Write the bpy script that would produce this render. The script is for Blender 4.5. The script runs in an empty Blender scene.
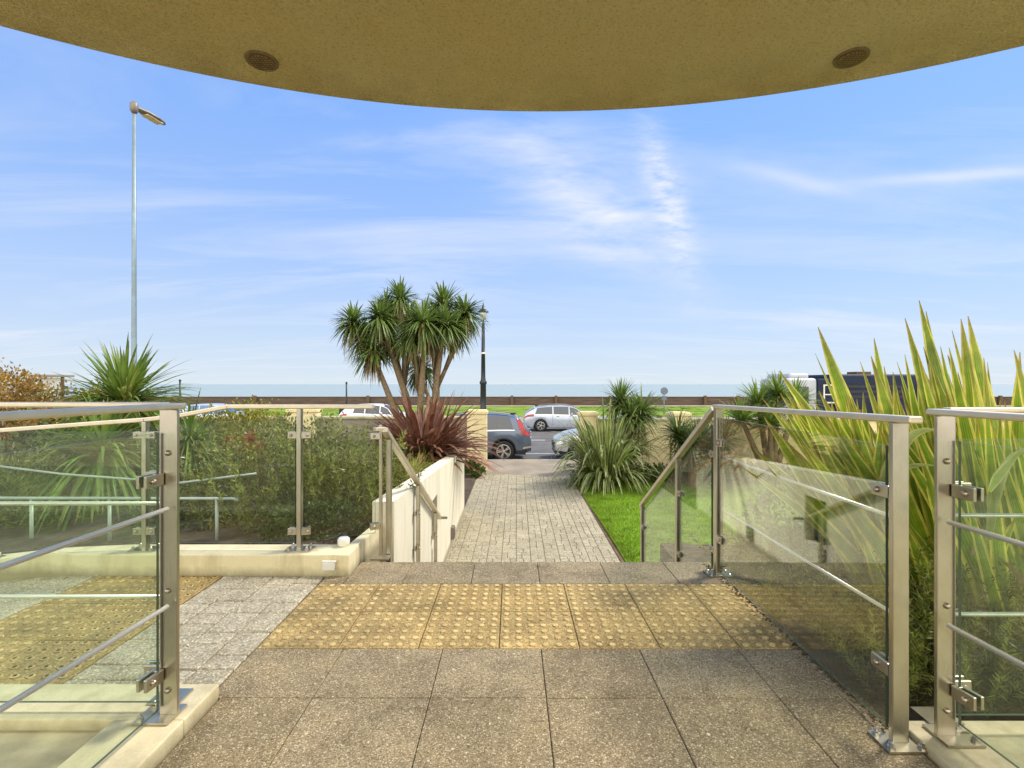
import bpy, math, random
from mathutils import Vector, Matrix
random.seed(7)
R = math.radians
scene = bpy.context.scene
COL = scene.collection
V = Vector
F = 500.0            # focal length in pixels for a 1024 px wide frame
EYE = 1.28           # camera height over the terrace

def at(px, py, Y):
    """world point seen at that place of the photograph, Y metres in front of the camera"""
    return V(((px - 512) / F * Y, Y, EYE - (py - 384) / F * Y))

# ------------------------------------------------------------------ mesh helpers
class MB:
    def __init__(s):
        s.v, s.f, s.uv, s.mi = [], [], [], []
        s.m = 0
    def face(s, idx, uv=None):
        s.f.append(tuple(idx)); s.uv.append(uv); s.mi.append(s.m)
    def box(s, x0, x1, y0, y1, z0, z1):
        b = len(s.v)
        s.v += [V((x, y, z)) for z in (z0, z1) for y in (y0, y1) for x in (x0, x1)]
        for q in ((0, 2, 3, 1), (4, 5, 7, 6), (0, 1, 5, 4), (2, 6, 7, 3), (0, 4, 6, 2), (1, 3, 7, 5)):
            s.face([b + i for i in q])
    def obox(s, c, ax, ay, az):
        """box from centre and three half-axis vectors"""
        b = len(s.v); c = V(c); ax, ay, az = V(ax), V(ay), V(az)
        s.v += [c + ax * x + ay * y + az * z for z in (-1, 1) for y in (-1, 1) for x in (-1, 1)]
        for q in ((0, 2, 3, 1), (4, 5, 7, 6), (0, 1, 5, 4), (2, 6, 7, 3), (0, 4, 6, 2), (1, 3, 7, 5)):
            s.face([b + i for i in q])
    def bar(s, p0, p1, w, h):
        """rectangular bar between two points: w across, h in height"""
        p0, p1 = V(p0), V(p1); d = p1 - p0
        t = d.normalized(); side = t.cross(V((0, 0, 1)))
        if side.length < 1e-4: side = V((1, 0, 0))
        side.normalize(); up = side.cross(t)
        s.obox((p0 + p1) / 2, d / 2, side * w / 2, up * h / 2)
    def tube(s, pts, rad, n=10, cap=True):
        pts = [V(p) for p in pts]
        if not hasattr(rad, '__len__'): rad = [rad] * len(pts)
        b = len(s.v); ref = None
        for i, p in enumerate(pts):
            t = (pts[min(i + 1, len(pts) - 1)] - pts[max(i - 1, 0)]).normalized()
            if ref is None:
                ref = t.cross(V((0, 0, 1)))
                if ref.length < 1e-3: ref = V((1, 0, 0))
            a = (ref - t * ref.dot(t)).normalized(); c = t.cross(a); ref = a
            for k in range(n):
                th = 2 * math.pi * k / n
                s.v.append(p + (a * math.cos(th) + c * math.sin(th)) * rad[i])
        for i in range(len(pts) - 1):
            for k in range(n):
                k2 = (k + 1) % n
                s.face((b + i * n + k, b + i * n + k2, b + (i + 1) * n + k2, b + (i + 1) * n + k))
        if cap:
            s.face([b + k for k in range(n)][::-1]); e = b + (len(pts) - 1) * n
            s.face([e + k for k in range(n)])
    def lathe(s, c, prof, n=16, axis=None):
        """profile of (radius, height) turned about an axis through c"""
        c = V(c); ax = V(axis or (0, 0, 1)).normalized()
        a = ax.cross(V((0, 0, 1)))
        if a.length < 1e-3: a = V((1, 0, 0))
        a.normalize(); d = ax.cross(a); b = len(s.v)
        for r, h in prof:
            for k in range(n):
                th = 2 * math.pi * k / n
                s.v.append(c + ax * h + (a * math.cos(th) + d * math.sin(th)) * max(r, 1e-4))
        for i in range(len(prof) - 1):
            for k in range(n):
                k2 = (k + 1) % n
                s.face((b + i * n + k, b + i * n + k2, b + (i + 1) * n + k2, b + (i + 1) * n + k))
        s.face([b + k for k in range(n)][::-1]); e = b + (len(prof) - 1) * n
        s.face([e + k for k in range(n)])
    def quad(s, a, b_, c, d, uv=None):
        b = len(s.v); s.v += [V(a), V(b_), V(c), V(d)]; s.face((b, b + 1, b + 2, b + 3), uv)
    def grid(s, fn, nu, nv, u0=0., u1=1., v0=0., v1=1.):
        b = len(s.v)
        for j in range(nv + 1):
            for i in range(nu + 1):
                s.v.append(V(fn(u0 + (u1 - u0) * i / nu, v0 + (v1 - v0) * j / nv)))
        for j in range(nv):
            for i in range(nu):
                k = b + j * (nu + 1) + i
                s.face((k, k + 1, k + nu + 2, k + nu + 1))
    def blade(s, p0, p1, p2, w, n=6, fold=.25, base=.45, up=None, taper=.75):
        """a strap leaf along the curve p0-p1-p2, folded along its middle"""
        p0, p1, p2 = V(p0), V(p1), V(p2); b = len(s.v)
        up = V(up or (0, 0, 1))
        for i in range(n + 1):
            t = i / n
            p = p0 * (1 - t) ** 2 + p1 * 2 * t * (1 - t) + p2 * t * t
            d = ((p1 - p0) * (1 - t) + (p2 - p1) * t)
            if d.length < 1e-6: d = p2 - p0
            d.normalize(); sd = d.cross(up)
            if sd.length < .05: sd = d.cross(V((.6, .8, 0)))
            sd.normalize(); nn = sd.cross(d)
            ww = w * .5 * min(1, base + (1 - base) * t * 3.2) * max(0.02, (1 - t ** 2.2)) ** taper
            s.v += [p - sd * ww + nn * fold * ww, p, p + sd * ww + nn * fold * ww]
        for i in range(n):
            k = b + i * 3; t0, t1 = i / n, (i + 1) / n
            s.face((k, k + 1, k + 4, k + 3), ((0, t0), (.5, t0), (.5, t1), (0, t1)))
            s.face((k + 1, k + 2, k + 5, k + 4), ((.5, t0), (1, t0), (1, t1), (.5, t1)))
    def leaf(s, p, d, l, w, nrm):
        p, d, nrm = V(p), V(d), V(nrm); sd = d.cross(nrm)
        if sd.length < 1e-3: sd = d.cross(V((1, .3, 0)))
        sd.normalize(); b = len(s.v)
        m = p + d * l * .45
        s.v += [p, m - sd * w / 2, p + d * l, m + sd * w / 2]
        s.face((b, b + 1, b + 2, b + 3), ((.5, 0), (0, .45), (.5, 1), (1, .45)))
    def build(s, name, mat, parent=None, smooth=False, bevel=0, seg=2, **props):
        o0 = V((0, 0, 0)); p = parent
        while p is not None:
            o0 += p.location; p = p.parent
        me = bpy.data.meshes.new(name)
        me.from_pydata([v - o0 for v in s.v], [], s.f)
        if any(u is not None for u in s.uv):
            lay = me.uv_layers.new(name='UVMap'); flat = []
            for f, u in zip(s.f, s.uv):
                for i in range(len(f)): flat += (u[i] if u else (0.5, 0.5))
            lay.data.foreach_set('uv', flat)
        for m in (mat if isinstance(mat, (list, tuple)) else [mat]): me.materials.append(m)
        if any(s.mi): me.polygons.foreach_set('material_index', s.mi)
        if smooth: me.polygons.foreach_set('use_smooth', [True] * len(s.f))
        me.update()
        o = bpy.data.objects.new(name, me); COL.objects.link(o); o.parent = parent
        if bevel:
            b = o.modifiers.new('bevel', 'BEVEL'); b.width = bevel; b.segments = seg; b.limit_method = 'ANGLE'
        for k, x in props.items(): o[k] = x
        return o

def thing(name, loc, label, cat, group=None):
    o = bpy.data.objects.new(name, None); COL.objects.link(o); o.location = V(loc)
    o.empty_display_size = .2
    o['label'] = label; o['category'] = cat
    if group: o['group'] = group
    return o
def tag(o, label, cat, group=None):
    o['label'] = label; o['category'] = cat
    if group: o['group'] = group
    return o
def struct(name, mb, mat, kind='structure', **k):
    return mb.build(name, mat, None, kind=kind, **k)

# ------------------------------------------------------------------ materials
class NT:
    def __init__(s, mat):
        s.t = mat.node_tree; s.n = s.t.nodes; s.n.clear()
    def new(s, ty, **k):
        n = s.n.new(ty)
        for a, b in k.items():
            if a in n.inputs: pass
            setattr(n, a, b)
        return n
    def link(s, a, b): s.t.links.new(a, b)
    def sock(s, x, inp):
        if isinstance(x, bpy.types.NodeSocket): s.link(x, inp)
        else: inp.default_value = x
    def math(s, op, a, b=0., c=None, clamp=False):
        n = s.n.new('ShaderNodeMath'); n.operation = op; n.use_clamp = clamp
        s.sock(a, n.inputs[0]); s.sock(b, n.inputs[1])
        if c is not None: s.sock(c, n.inputs[2])
        return n.outputs[0]
    def mix(s, f, a, b, mode='MIX'):
        n = s.n.new('ShaderNodeMix'); n.data_type = 'RGBA'; n.blend_type = mode
        s.sock(f, n.inputs[0]); s.sock(a if isinstance(a, bpy.types.NodeSocket) else (*a, 1)[:4], n.inputs[6])
        s.sock(b if isinstance(b, bpy.types.NodeSocket) else (*b, 1)[:4], n.inputs[7])
        return n.outputs[2]
    def noise(s, vec, scale, detail=4, rough=.55, dist=0., out='Fac'):
        n = s.n.new('ShaderNodeTexNoise'); n.inputs['Scale'].default_value = scale
        n.inputs['Detail'].default_value = detail; n.inputs['Roughness'].default_value = rough
        n.inputs['Distortion'].default_value = dist
        if vec is not None: s.link(vec, n.inputs['Vector'])
        return n.outputs[out]
    def voro(s, vec, scale, feature='F1', out='Distance'):
        n = s.n.new('ShaderNodeTexVoronoi'); n.feature = feature; n.inputs['Scale'].default_value = scale
        if vec is not None: s.link(vec, n.inputs['Vector'])
        return n.outputs[out]
    def ramp(s, f, stops, interp='LINEAR'):
        n = s.n.new('ShaderNodeValToRGB'); r = n.color_ramp; r.interpolation = interp
        while len(r.elements) < len(stops): r.elements.new(.5)
        for e, (p, c) in zip(r.elements, stops):
            e.position = p; e.color = (*c, 1)[:4] if hasattr(c, '__len__') else (c, c, c, 1)
        s.link(f, n.inputs[0]); return n.outputs[0]
    def map(s, f, a, b, c=0., d=1.):
        n = s.n.new('ShaderNodeMapRange'); s.sock(f, n.inputs[0])
        for i, x in enumerate((a, b, c, d)): n.inputs[i + 1].default_value = x
        return n.outputs[0]
    def pos(s):
        return s.n.new('ShaderNodeNewGeometry').outputs['Position']
    def island(s):
        return s.n.new('ShaderNodeNewGeometry').outputs['Random Per Island']
    def bump(s, h, strength=.3, dist=.01):
        n = s.n.new('ShaderNodeBump'); n.inputs['Strength'].default_value = strength
        n.inputs['Distance'].default_value = dist; s.link(h, n.inputs['Height']); return n.outputs[0]
    def out(s, sh):
        o = s.n.new('ShaderNodeOutputMaterial'); s.link(sh, o.inputs[0])
    def pbr(s, col, rough=.6, metal=0., normal=None, spec=.5, coat=0.):
        p = s.n.new('ShaderNodeBsdfPrincipled')
        s.sock(col if isinstance(col, bpy.types.NodeSocket) else (*col, 1)[:4], p.inputs['Base Color'])
        s.sock(rough, p.inputs['Roughness']); s.sock(metal, p.inputs['Metallic'])
        p.inputs['Specular IOR Level'].default_value = spec
        p.inputs['Coat Weight'].default_value = coat
        if normal is not None: s.link(normal, p.inputs['Normal'])
        return p.outputs[0]

def newmat(name):
    m = bpy.data.materials.new(name); m.use_nodes = True
    return m, NT(m)
def simple(name, col, rough=.5, metal=0., var=.12, scale=6., bump=0., bscale=60., spec=.5, coat=0.):
    m, t = newmat(name); p = t.pos()
    n = t.noise(p, scale, 5)
    c = t.mix(t.map(n, .3, .7), [x * (1 - var) for x in col], [min(1, x * (1 + var)) for x in col])
    nm = t.bump(t.noise(p, bscale, 3), bump, .004) if bump else None
    t.out(t.pbr(c, rough, metal, nm, spec, coat)); return m

def leafmat(name, ca, cb, tip=None, stripe=None, rough=.42, trans=.3, tipstart=.85):
    """leaf: colour varies from leaf to leaf, optionally pale margins (stripe) and dry tips"""
    m, t = newmat(name)
    isl = t.island()
    c = t.mix(isl, ca, cb)
    uvn = t.n.new('ShaderNodeUVMap'); sep = t.n.new('ShaderNodeSeparateXYZ'); t.link(uvn.outputs[0], sep.inputs[0])
    u, vv = sep.outputs[0], sep.outputs[1]
    if stripe:
        e = t.math('ABSOLUTE', t.math('SUBTRACT', u, .5))
        mk = t.map(e, .27, .40)
        fine = t.math('MULTIPLY', t.math('SINE', t.math('ADD', t.math('MULTIPLY', u, 44.), t.math('MULTIPLY', isl, 9.))), .22)
        mk = t.math('ADD', mk, fine, clamp=True)
        c = t.mix(mk, c, stripe)
    if tip:
        tk = t.map(t.math('ADD', vv, t.math('MULTIPLY', isl, .07)), tipstart, tipstart + .2)
        c = t.mix(t.math('MULTIPLY', tk, .9), c, tip)
    var = t.noise(t.pos(), 3.4, 5, .65)
    c = t.mix(1., c, t.ramp(var, [(.32, (.5, .5, .52)), (.68, (1.4, 1.38, 1.3))]), 'MULTIPLY')
    pb = t.pbr(c, rough, 0, None, .4)
    tr = t.n.new('ShaderNodeBsdfTranslucent'); t.link(c, tr.inputs[0])
    mx = t.n.new('ShaderNodeMixShader'); mx.inputs[0].default_value = trans
    t.link(pb, mx.inputs[1]); t.link(tr.outputs[0], mx.inputs[2]); t.out(mx.outputs[0])
    return m

M = {}
# brushed stainless steel
m, t = newmat('stainless_steel'); p = t.pos()
mp = t.n.new('ShaderNodeMapping'); mp.inputs['Scale'].default_value = (260, 260, 3); t.link(p, mp.inputs[0])
br = t.noise(mp.outputs[0], 3., 3)
bl = t.noise(p, 5., 4)
t.out(t.pbr(t.mix(t.map(bl, .35, .7), (.46, .42, .33), (.58, .54, .45)), t.map(br, .2, .8, .25, .36), 1., t.bump(br, .012, .001)))
M['steel'] = m
M['railsteel'] = simple('satin_handrail', (.70, .61, .45), .42, .75, .08, 9)
M['rodsteel'] = simple('polished_rod', (.86, .82, .74), .3, .55, .06, 8)
M['bolt'] = simple('bolt_steel', (.42, .36, .28), .35, 1., .2, 40)
# toughened glass, green edge
def glassmat(name, tint, refl=1.0):
    m, t = newmat(name)
    lw = t.n.new('ShaderNodeLayerWeight'); lw.inputs[0].default_value = .5
    f5 = t.math('POWER', lw.outputs['Facing'], 4.6)
    smudge = t.noise(t.pos(), 3.5, 5)
    fac = t.math('MULTIPLY', t.math('ADD', t.math('MULTIPLY', f5, .94), .032), refl, clamp=True)
    tr = t.n.new('ShaderNodeBsdfTransparent'); tr.inputs[0].default_value = (*tint, 1)
    gl = t.n.new('ShaderNodeBsdfGlossy'); gl.inputs[1].default_value = .012; gl.inputs[0].default_value = (1, 1, .96, 1)
    df = t.n.new('ShaderNodeBsdfDiffuse'); df.inputs[0].default_value = (.5, .55, .45, 1)
    mx = t.n.new('ShaderNodeMixShader'); t.link(fac, mx.inputs[0]); t.link(tr.outputs[0], mx.inputs[1]); t.link(gl.outputs[0], mx.inputs[2])
    m2 = t.n.new('ShaderNodeMixShader'); t.link(t.map(smudge, .4, .8, .002, .018), m2.inputs[0])
    t.link(mx.outputs[0], m2.inputs[1]); t.link(df.outputs[0], m2.inputs[2]); t.out(m2.outputs[0])
    return m
M['glass'] = glassmat('toughened_glass', (.95, .985, .95))
M['glass_grazing'] = glassmat('extra_reflective_glass', (.955, .98, .94), 2.7)  # reflection strengthened well above the other panes
M['glass_edge'] = simple('glass_edge', (.06, .09, .06), .35, 0, .1, 4, spec=.3)
# rendered cream wall
def render_wall(name, col, stain=(.5, .42, .25), b=.25, amt=.5, foot=None):
    m, t = newmat(name); p = t.pos()
    mp = t.n.new('ShaderNodeMapping'); mp.inputs['Scale'].default_value = (2.5, 2.5, .5); t.link(p, mp.inputs[0])
    st = t.map(t.noise(mp.outputs[0], 2.2, 6, .65), .48, .78)
    c = t.mix(t.math('MULTIPLY', st, amt), col, stain)
    if foot is not None:
        sz = t.n.new('ShaderNodeSeparateXYZ'); t.link(p, sz.inputs[0])
        k = t.math('ADD', sz.outputs[2], t.math('MULTIPLY', t.noise(p, 14, 6, .7), -.09))
        c = t.mix(t.map(k, foot - .05, foot + .03, .75, 0.), c, (.20, .16, .08))
    fine = t.noise(p, 130, 3)
    c = t.mix(t.map(fine, .3, .7, 0, .16), c, [x * .6 for x in col])
    t.out(t.pbr(c, .85, 0, t.bump(fine, b, .006), .25)); return m
M['render'] = render_wall('cream_render', (.78, .71, .54), (.5, .41, .24), .25, .6, -1.24)
M['render_yellow'] = render_wall('yellow_cream_render', (.80, .67, .38), (.42, .33, .16))
M['coping'] = render_wall('coping_stone', (.52, .45, .30), (.25, .2, .12), .4, .8)
M['kerb'] = render_wall('pale_kerb_render', (.76, .66, .42), (.42, .34, .18), .25, .8, -.01)
M['greywall'] = render_wall('weathered_tan_wall', (.30, .26, .20), (.16, .13, .09), .4, .7)
# soffit: rough-cast
m, t = newmat('rough_cast_soffit'); p = t.pos()
n1 = t.noise(p, 85, 4, .65); n2 = t.voro(p, 110); n3 = t.noise(p, 1.3, 6, .65)
c = t.mix(t.map(n3, .35, .7), (1., .81, .37), (1., .88, .47))
c = t.mix(t.map(n1, .36, .46, .5, 0.), c, (.62, .46, .17))  # relief shading put into the colour: hollows darker, peaks paler
c = t.mix(t.map(n1, .58, .72, 0., .35), c, (1., .92, .62))
sx = t.n.new('ShaderNodeSeparateXYZ'); t.link(p, sx.inputs[0])
ex = t.math('SUBTRACT', sx.outputs[0], .15); ey = t.math('ADD', sx.outputs[1], 1.455)
rr = t.math('SQRT', t.math('ADD', t.math('MULTIPLY', ex, ex), t.math('MULTIPLY', ey, ey)))
edge = t.math('MULTIPLY', t.map(rr, 3.5, 3.9), t.map(t.noise(p, 3.2, 7, .7), .38, .62, .0, .42))
c = t.mix(edge, c, (.40, .27, .08))
h = t.math('ADD', n1, t.math('MULTIPLY', n2, .5))
t.out(t.pbr(c, .95, 0, t.bump(h, 1., .03), .1)); M['soffit'] = m
# exposed aggregate slabs
def aggregate(name, ca, cb, dark, light, scale=150., moss=None, tops=None, bl=1.):
    m, t = newmat(name); p = t.pos()
    isl = t.island()
    base = t.mix(isl, ca, cb)
    cell = t.n.new('ShaderNodeTexVoronoi'); cell.inputs['Scale'].default_value = scale; t.link(p, cell.inputs['Vector'])
    sepc = t.n.new('ShaderNodeSeparateColor'); t.link(cell.outputs['Color'], sepc.inputs[0])
    rnd = sepc.outputs[0]; edge = cell.outputs['Distance']
    c = t.mix(t.map(rnd, .0, .35, .75, 0.), base, dark)
    c = t.mix(t.map(rnd, .8, .97, 0., .8), c, light)
    c = t.mix(t.map(edge, .35, .7, 0., .5), c, [x * .35 for x in ca])
    big = t.noise(p, 1.6, 6, .65)
    c = t.mix(1., c, t.ramp(big, [(.3, tuple(1 - bl * x for x in (.3, .31, .33))), (.52, (1., .99, .97)), (.72, tuple(1 + bl * x for x in (.2, .17, .12)))]), 'MULTIPLY')
    p2 = t.n.new('ShaderNodeMapping'); p2.inputs['Location'].default_value = (7.3, 2.1, 0); t.link(p, p2.inputs[0])
    st = t.noise(p2.outputs[0], 4.5, 7, .7, .4)
    c = t.mix(1., c, t.ramp(st, [(.32, tuple(1 - bl * x for x in (.28, .31, .36))), (.50, (1., .99, .97)), (.68, tuple(1 + bl * x for x in (.13, .09, .02)))]), 'MULTIPLY')
    if moss:
        mk = t.map(t.noise(p, .9, 6, .7, .6), .55, .72, 0., .7)
        c = t.mix(mk, c, moss)
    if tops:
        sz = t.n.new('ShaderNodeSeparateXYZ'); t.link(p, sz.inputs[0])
        c = t.mix(t.math('MULTIPLY', t.map(sz.outputs[2], .002, .006, 0., .8), t.map(t.noise(p, 9, 4), .35, .6, .25, 1.)), c, tops)  # light on the dome tops put into the colour by height
        c = t.mix(t.map(sz.outputs[2], -.006, -.0005, .8, 0.), c, dark)  # dark joints, and shade at the dome feet put into the colour
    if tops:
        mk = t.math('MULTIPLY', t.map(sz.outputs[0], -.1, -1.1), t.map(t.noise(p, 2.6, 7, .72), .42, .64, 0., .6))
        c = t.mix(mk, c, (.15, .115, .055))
    sp = t.map(t.noise(p, 55, 2), .66, .72, 0., .55)
    c = t.mix(sp, c, [x * 1.4 for x in light])
    t.out(t.pbr(c, .85, 0, t.bump(t.math('ADD', t.math('MULTIPLY', edge, -1), t.noise(p, 60, 3)), .45, .006), .25)); return m
M['slab'] = aggregate('brown_aggregate_slab', (.315, .245, .14), (.41, .325, .20), (.095, .07, .035), (.70, .61, .42), 190)
M['sett'] = aggregate('pale_grey_sett', (.47, .41, .29), (.58, .51, .38), (.24, .21, .15), (.78, .72, .56), 100, moss=(.2, .18, .12), bl=.8)
M['pathsett'] = aggregate('path_sett', (.40, .35, .24), (.50, .45, .325), (.26, .22, .14), (.60, .55, .40), 60, moss=(.32, .27, .15), bl=.5)
M['tactile'] = aggregate('yellow_tactile_slab', (.50, .345, .13), (.60, .43, .18), (.22, .15, .06), (.72, .56, .28), 120, moss=(.15, .115, .05), tops=(.80, .62, .29))
M['mortar'] = simple('dark_mortar', (.085, .07, .045), .95, 0, .6, 9)
M['pathjoint'] = simple('path_joint_sand', (.15, .125, .08), .95, 0, .4, 4)
M['edgesoil'] = simple('lawn_edge_soil', (.16, .10, .05), 1, 0, .5, 12, .8, 60)
M['oldslab'] = simple('mossy_slab', (.46, .39, .24), .9, 0, .4, 5, .4, 80)
M['soil'] = simple('garden_soil', (.075, .05, .03), 1, 0, .5, 9, .8, 40)
M['dirt'] = simple('moss_and_dirt', (.10, .075, .03), 1, 0, .5, 30, .8, 90)
M['lawn'] = simple('lawn_turf', (.14, .25, .015), .9, 0, .3, 3., .6, 120, .1)
M['verge'] = simple('verge_grass', (.17, .25, .035), .95, 0, .35, .35, .4, 8, .1)
M['asphalt'] = simple('asphalt', (.12, .112, .105), .9, 0, .22, .8, .4, 60, .3)
M['pave'] = simple('pavement_flags', (.30, .25, .185), .9, 0, .2, 1.2, .3, 40, .2)
M['kerbstone'] = simple('granite_kerb', (.33, .31, .27), .85, 0, .2, 6)
M['roadpaint'] = simple('road_paint', (.6, .59, .55), .7, 0, .2, 5)
m, t = newmat('sea_water'); p = t.pos()
mp = t.n.new('ShaderNodeMapping'); mp.inputs['Scale'].default_value = (.15, .6, 1); t.link(p, mp.inputs[0])
w = t.noise(mp.outputs[0], .6, 5)
t.out(t.pbr(t.mix(t.map(w, .35, .65), (.24, .30, .32), (.29, .35, .37)), .7, 0, t.bump(w, .2, .4), .12)); M['sea'] = m
m, t = newmat('brown_sea_wall'); p = t.pos()
mp = t.n.new('ShaderNodeMapping'); mp.inputs['Scale'].default_value = (.6, .6, 8); t.link(p, mp.inputs[0])
w = t.noise(mp.outputs[0], 1.0, 5, .7)
t.out(t.pbr(t.mix(t.map(w, .35, .65), (.05, .035, .025), (.15, .10, .07)), .9)); M['seawall'] = m
M['trunk'] = simple('fibrous_trunk', (.25, .185, .11), .95, 0, .35, 25, .9, 60, .1)
M['twig'] = simple('brown_twig', (.12, .075, .04), .95, 0, .3, 20)
M['black_iron'] = simple('black_painted_iron', (.012, .014, .016), .35, 0, .2, 5, spec=.5)
M['ramptube'] = simple('painted_ramp_tube', (.40, .42, .38), .45, .2, .15, 6)
M['galv'] = simple('galvanised_pole', (.22, .28, .30), .5, .5, .12, 4)
M['lampgrey'] = simple('grey_lamp_casing', (.22, .19, .15), .5, .3, .12, 4)
M['lampglass'] = simple('lantern_glass', (.62, .66, .62), .12, 0, .1, 4, spec=.7)
M['lens'] = simple('lamp_lens', (.80, .62, .30), .25, 0, .15, 10)
M['darkvoid'] = simple('dark_recess', (.015, .018, .013), .9)
M['brownmetal'] = simple('brown_grille', (.24, .17, .085), .5, .4, .2, 30)
M['white'] = simple('white_plastic', (.72, .70, .62), .45, 0, .08, 9)
M['lightgrey'] = simple('sign_grey', (.13, .16, .20), .4, .2)
# plants
M['cord'] = leafmat('cabbage_palm_leaf', (.09, .155, .03), (.20, .28, .065), (.32, .25, .12), trans=.28)
M['corddark'] = leafmat('dark_spiky_leaf', (.06, .10, .025), (.14, .19, .05), (.22, .18, .08), trans=.25)
M['cordbright'] = leafmat('bright_spiky_leaf', (.11, .20, .03), (.26, .34, .07), (.40, .32, .12), trans=.35)  # brighter green leaf of the spiky palm, yucca and fan palm
M['dead'] = leafmat('dry_leaf', (.30, .22, .10), (.44, .34, .17), trans=.2)
M['redphorm'] = leafmat('bronze_flax_leaf', (.15, .055, .035), (.36, .19, .12), (.34, .18, .10), rough=.3, trans=.2)
M['greenphorm'] = leafmat('cream_edged_flax_leaf', (.07, .13, .022), (.19, .25, .05), (.4, .36, .2), (.50, .52, .24), rough=.35, trans=.25)
M['bigphorm'] = leafmat('variegated_giant_flax_leaf', (.18, .32, .014), (.32, .46, .035), (.34, .17, .06), (.92, .82, .18), rough=.3, trans=.38, tipstart=.89)
M['folded'] = leafmat('pale_folded_leaf', (.30, .38, .10), (.36, .42, .14), None, (.56, .54, .24), rough=.35, trans=.3)
M['olive'] = leafmat('olive_shrub_leaf', (.07, .085, .015), (.29, .28, .06), trans=.25)
M['oliveb'] = leafmat('yellow_green_shrub_leaf', (.16, .17, .02), (.44, .40, .06), trans=.3)
M['rosemary'] = leafmat('needle_shrub_leaf', (.07, .09, .014), (.35, .36, .075), trans=.25)
M['orange'] = leafmat('orange_brown_shrub_leaf', (.25, .14, .03), (.42, .28, .06), trans=.25)
M['ivy'] = leafmat('dark_groundcover_leaf', (.035, .06, .012), (.12, .16, .03), trans=.2)
M['sedge'] = leafmat('golden_sedge_leaf', (.28, .30, .05), (.50, .46, .12), trans=.3)
M['grassblade'] = leafmat('grass_blade', (.15, .27, .012), (.27, .37, .03), trans=.3)
M['autumn'] = leafmat('red_brown_flower', (.25, .07, .02), (.4, .14, .05), trans=.2)

# ------------------------------------------------------------------ camera, sun, sky
cam = bpy.data.cameras.new('camera'); camo = bpy.data.objects.new('camera', cam); COL.objects.link(camo)
cam.sensor_width = 36; cam.lens = F / 1024 * 36; cam.clip_start = .05; cam.clip_end = 30000
camo.location = (0, 0, EYE); camo.rotation_euler = (R(90), 0, 0)
scene.camera = camo
SUN_EL, SUN_AZ = 50, 63       # azimuth clockwise from the viewing direction (+Y)
sun = bpy.data.lights.new('sun', 'SUN'); sun.energy = 4.1; sun.angle = R(12); sun.color = (1, .93, .80)
suno = bpy.data.objects.new('sun', sun); COL.objects.link(suno)
sd = V((math.sin(R(SUN_AZ)) * math.cos(R(SUN_EL)), math.cos(R(SUN_AZ)) * math.cos(R(SUN_EL)), math.sin(R(SUN_EL))))
suno.rotation_euler = sd.to_track_quat('Z', 'Y').to_euler(); suno.location = sd * 50

world = bpy.data.worlds.new('World'); scene.world = world; world.use_nodes = True
t = NT(world)
sky = t.n.new('ShaderNodeTexSky'); sky.sky_type = 'NISHITA'; sky.sun_disc = False
sky.sun_elevation = R(SUN_EL); sky.sun_rotation = R(SUN_AZ); sky.air_density = 1.0; sky.dust_density = .6; sky.ozone_density = 2.5
tc = t.n.new('ShaderNodeTexCoord'); gen = tc.outputs['Generated']
sp = t.n.new('ShaderNodeSeparateXYZ'); t.link(gen, sp.inputs[0]); dx, dy, dz = sp.outputs
# cirrus on a plane high above
den = t.math('ADD', t.math('MAXIMUM', dz, 0.), .10)
cb = t.n.new('ShaderNodeCombineXYZ'); t.link(t.math('DIVIDE', dx, den), cb.inputs[0]); t.link(t.math('DIVIDE', dy, den), cb.inputs[1])
mp = t.n.new('ShaderNodeMapping'); mp.inputs['Rotation'].default_value = (0, 0, R(-24)); mp.inputs['Scale'].default_value = (.42, 1.5, 1); t.link(cb.outputs[0], mp.inputs[0])
c1 = t.noise(mp.outputs[0], .9, 9, .62, .7)
mask = t.map(c1, .45, .76, 0., .85)
mp2 = t.n.new('ShaderNodeMapping'); mp2.inputs['Rotation'].default_value = (0, 0, R(20)); mp2.inputs['Scale'].default_value = (1.2, .5, 1); mp2.inputs['Location'].default_value = (3.1, 1.7, 0); t.link(cb.outputs[0], mp2.inputs[0])
c2 = t.noise(mp2.outputs[0], .35, 4, .5)
mask = t.math('MULTIPLY', mask, t.map(c2, .35, .65, .25, 1.))
# one feathery patch of cirrus in the middle of the sky
ady = t.math('MAXIMUM', dy, .05)
qx = t.math('DIVIDE', dx, ady); qz = t.math('DIVIDE', dz, ady)
def blob(cx, cz, sx, sz, rot):
    a = t.math('SUBTRACT', qx, cx); b = t.math('SUBTRACT', qz, cz); ca, sa = math.cos(rot), math.sin(rot)
    u = t.math('ADD', t.math('MULTIPLY', a, ca / sx), t.math('MULTIPLY', b, sa / sx))
    w = t.math('ADD', t.math('MULTIPLY', a, -sa / sz), t.math('MULTIPLY', b, ca / sz))
    r2 = t.math('ADD', t.math('MULTIPLY', u, u), t.math('MULTIPLY', w, w))
    return t.math('EXPONENT', t.math('MULTIPLY', r2, -1.))
cq = t.n.new('ShaderNodeCombineXYZ'); t.link(qx, cq.inputs[0]); t.link(qz, cq.inputs[1])
mq = t.n.new('ShaderNodeMapping'); mq.inputs['Rotation'].default_value = (0, 0, R(-48)); mq.inputs['Scale'].default_value = (.75, 2.9, 1); t.link(cq.outputs[0], mq.inputs[0])
f1 = t.noise(mq.outputs[0], 5.5, 9, .6, .35)
fe = t.map(f1, .34, .74)
mr = t.n.new('ShaderNodeMapping'); mr.inputs['Rotation'].default_value = (0, 0, R(-20)); mr.inputs['Scale'].default_value = (1.5, 4.2, 1); t.link(cq.outputs[0], mr.inputs[0])
rip = t.map(t.noise(mr.outputs[0], 10., 8, .68, .25), .36, .7)
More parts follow.
